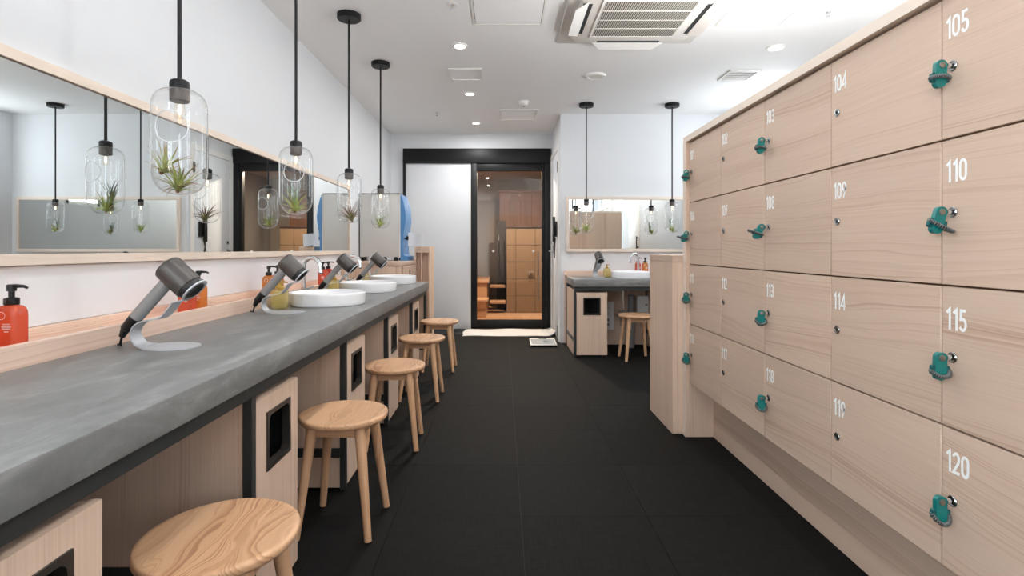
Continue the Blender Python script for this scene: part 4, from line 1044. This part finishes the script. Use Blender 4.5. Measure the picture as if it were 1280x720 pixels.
def hatch(label, x0, x1, y0, y1):
    t = thing('ceiling_hatch', label, 'hatch', ((x0+x1)/2, (y0+y1)/2, CZ), 0, 'ceiling access hatches')
    a, b_ = (x1-x0)/2, (y1-y0)/2; fw = .012
    for bx in ((-a, a, -b_, -b_+fw), (-a, a, b_-fw, b_), (-a, -a+fw, -b_+fw+.0002, b_-fw-.0002), (a-fw, a, -b_+fw+.0002, b_-fw-.0002)):
        MB().box(*bx, -.005, -.001).obj('frame', M['white'], t)
    MB().box(-a+fw+.0002, a-fw-.0002, -b_+fw+.0002, b_-fw-.0002, -.0009, -.0005).obj('shadow_gap', M['grey'], t)  # grey sheet stands in for the shade in the gap round the panel
    MB().box(-a+fw+.004, a-fw-.004, -b_+fw+.004, b_-fw-.004, -.004, -.001).obj('hatch_panel', M['ceil'], t)
hatch('square ceiling hatch left of the air conditioner', -.195, .272, 3.13, 3.605)
hatch('square ceiling hatch right of the air conditioner', 1.443, 1.885, 3.17, 3.625)
def sprinkler(label, x, y):
    t = thing('sprinkler_head', label, 'sprinkler', (x, y, CZ), 0, 'ceiling sprinkler heads')
    MB().lathe([(.016, -.004), (.034, -.004), (.036, -.001)], 28, cap=False).obj('escutcheon', M['white'], t)
    MB().lathe([(0, -.030), (.013, -.030), (.013, -.026), (.006, -.024), (.006, -.004), (.015, -.003)], 20).obj('deflector', M['chrome'], t)
sprinkler('small sprinkler head on the ceiling left of the left hatch', -.313, 3.31)
sprinkler('small sprinkler head on the ceiling above the locker bank', 2.09, 3.41)
sprinkler('tiny sprinkler head on the ceiling near the far left corner', -.733, 5.95)

# unseen uplights added on the locker bank to brighten the ceiling, tilted into the room
for lb_, ux, tilt in (('added slim white linear uplight on top of the lockers, near their front', 1.30, 8), ('added slim white linear uplight on top of the lockers, towards the back', 1.78, 10)):
    t = thing('added_uplight', lb_, 'light', (ux, 1.9, 1.693))
    Ry = Matrix.Translation((0, 0, .05)) @ Matrix.Rotation(R(-tilt), 4, 'Y')
    MB().box(-.05, .05, -1.02, 1.02, 0, .012, .003, 1).obj('foot_plate', M['white'], t)
    mb = MB().box(-.045, .045, -1.02, 1.02, -.008, .022, .004, 1); mb.v = [tuple(Ry @ Vector(p)) for p in mb.v]; mb.obj('housing', M['white'], t)
    mb = MB().box(-.04, .04, -1.01, 1.01, .0225, .026); mb.v = [tuple(Ry @ Vector(p)) for p in mb.v]; mb.obj('diffuser', emit('added_uplight_diffuser', (1, .99, .97), 5), t)
    l = bpy.data.lights.new('added_uplight_beam', 'AREA'); l.shape = 'RECTANGLE'; l.size = .08; l.size_y = 2.0; l.energy = UPFILL_W*(1 if tilt > 20 else .35); l.color = (.95, .98, 1)
    o = bpy.data.objects.new('added_uplight_beam', l); COL.objects.link(o); o.parent = t; o.matrix_local = Ry @ Matrix.Translation((0, 0, .03)) @ Matrix.Rotation(R(180), 4, 'X')

# ceiling air conditioner
t = thing('air_conditioner', 'white ceiling cassette air conditioner with open louvres', 'air conditioner', (.888, 3.41, CZ))
MB().box(-.489, .489, -.489, .489, -.016, -.001, .004, 2).obj('panel', M['offwhite'], t)
ol = rrect(-.41, .41, -.40, .40, .10, 8); il = rrect(-.385, .385, -.375, .375, .09, 8)
n = len(ol); vs = [(x, y, -.0162) for x, y in ol]+[(x, y, -.040) for x, y in ol]+[(x, y, -.052) for x, y in il]
fs = [tuple(range(2*n, 3*n))[::-1]]
for i in range(n):
    j = (i+1) % n; fs += [(i, j, n+j, n+i), (n+i, n+j, 2*n+j, 2*n+i)]
MB().add(vs, fs).obj('body', M['offwhite'], t, ang=50)
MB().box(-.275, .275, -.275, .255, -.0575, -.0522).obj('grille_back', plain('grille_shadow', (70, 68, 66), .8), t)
gf = MB(); 
for bx in ((-.29, .29, -.29, -.275), (-.29, .29, .255, .27), (-.29, -.275, -.275, .255), (.275, .29, -.275, .255)): gf.box(*bx, -.062, -.0524)
gf.obj('grille_frame', M['offwhite'], t)
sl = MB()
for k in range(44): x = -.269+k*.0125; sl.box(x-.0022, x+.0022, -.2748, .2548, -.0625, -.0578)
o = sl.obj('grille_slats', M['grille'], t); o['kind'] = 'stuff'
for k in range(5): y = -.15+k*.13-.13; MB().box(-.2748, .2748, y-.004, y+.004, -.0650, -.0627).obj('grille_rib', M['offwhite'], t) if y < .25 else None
def flap(m, pts, ax, name='louvre_flap'):
    return None
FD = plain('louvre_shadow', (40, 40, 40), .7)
for k, (rot, ang, mm) in enumerate(((0, 38, M['white']), (90, 38, M['white']), (180, 38, M['white']), (270, 38, M['offwhite']))):
    Rz = Matrix.Rotation(R(rot), 4, 'Z')
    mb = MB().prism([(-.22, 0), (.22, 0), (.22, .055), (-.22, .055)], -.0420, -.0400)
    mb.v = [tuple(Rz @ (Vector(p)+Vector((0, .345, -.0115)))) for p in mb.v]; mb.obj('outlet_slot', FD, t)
    mb = MB().prism([(-.25, 0), (.25, 0), (.19, .075), (-.19, .075)], -.004, 0)
    A = Rz @ Matrix.Translation((0, .372, -.0545)) @ Matrix.Rotation(R(-ang*.4), 4, 'X')
    mb.v = [tuple(A @ Vector(p)) for p in mb.v]; mb.obj('louvre_flap', mm, t)
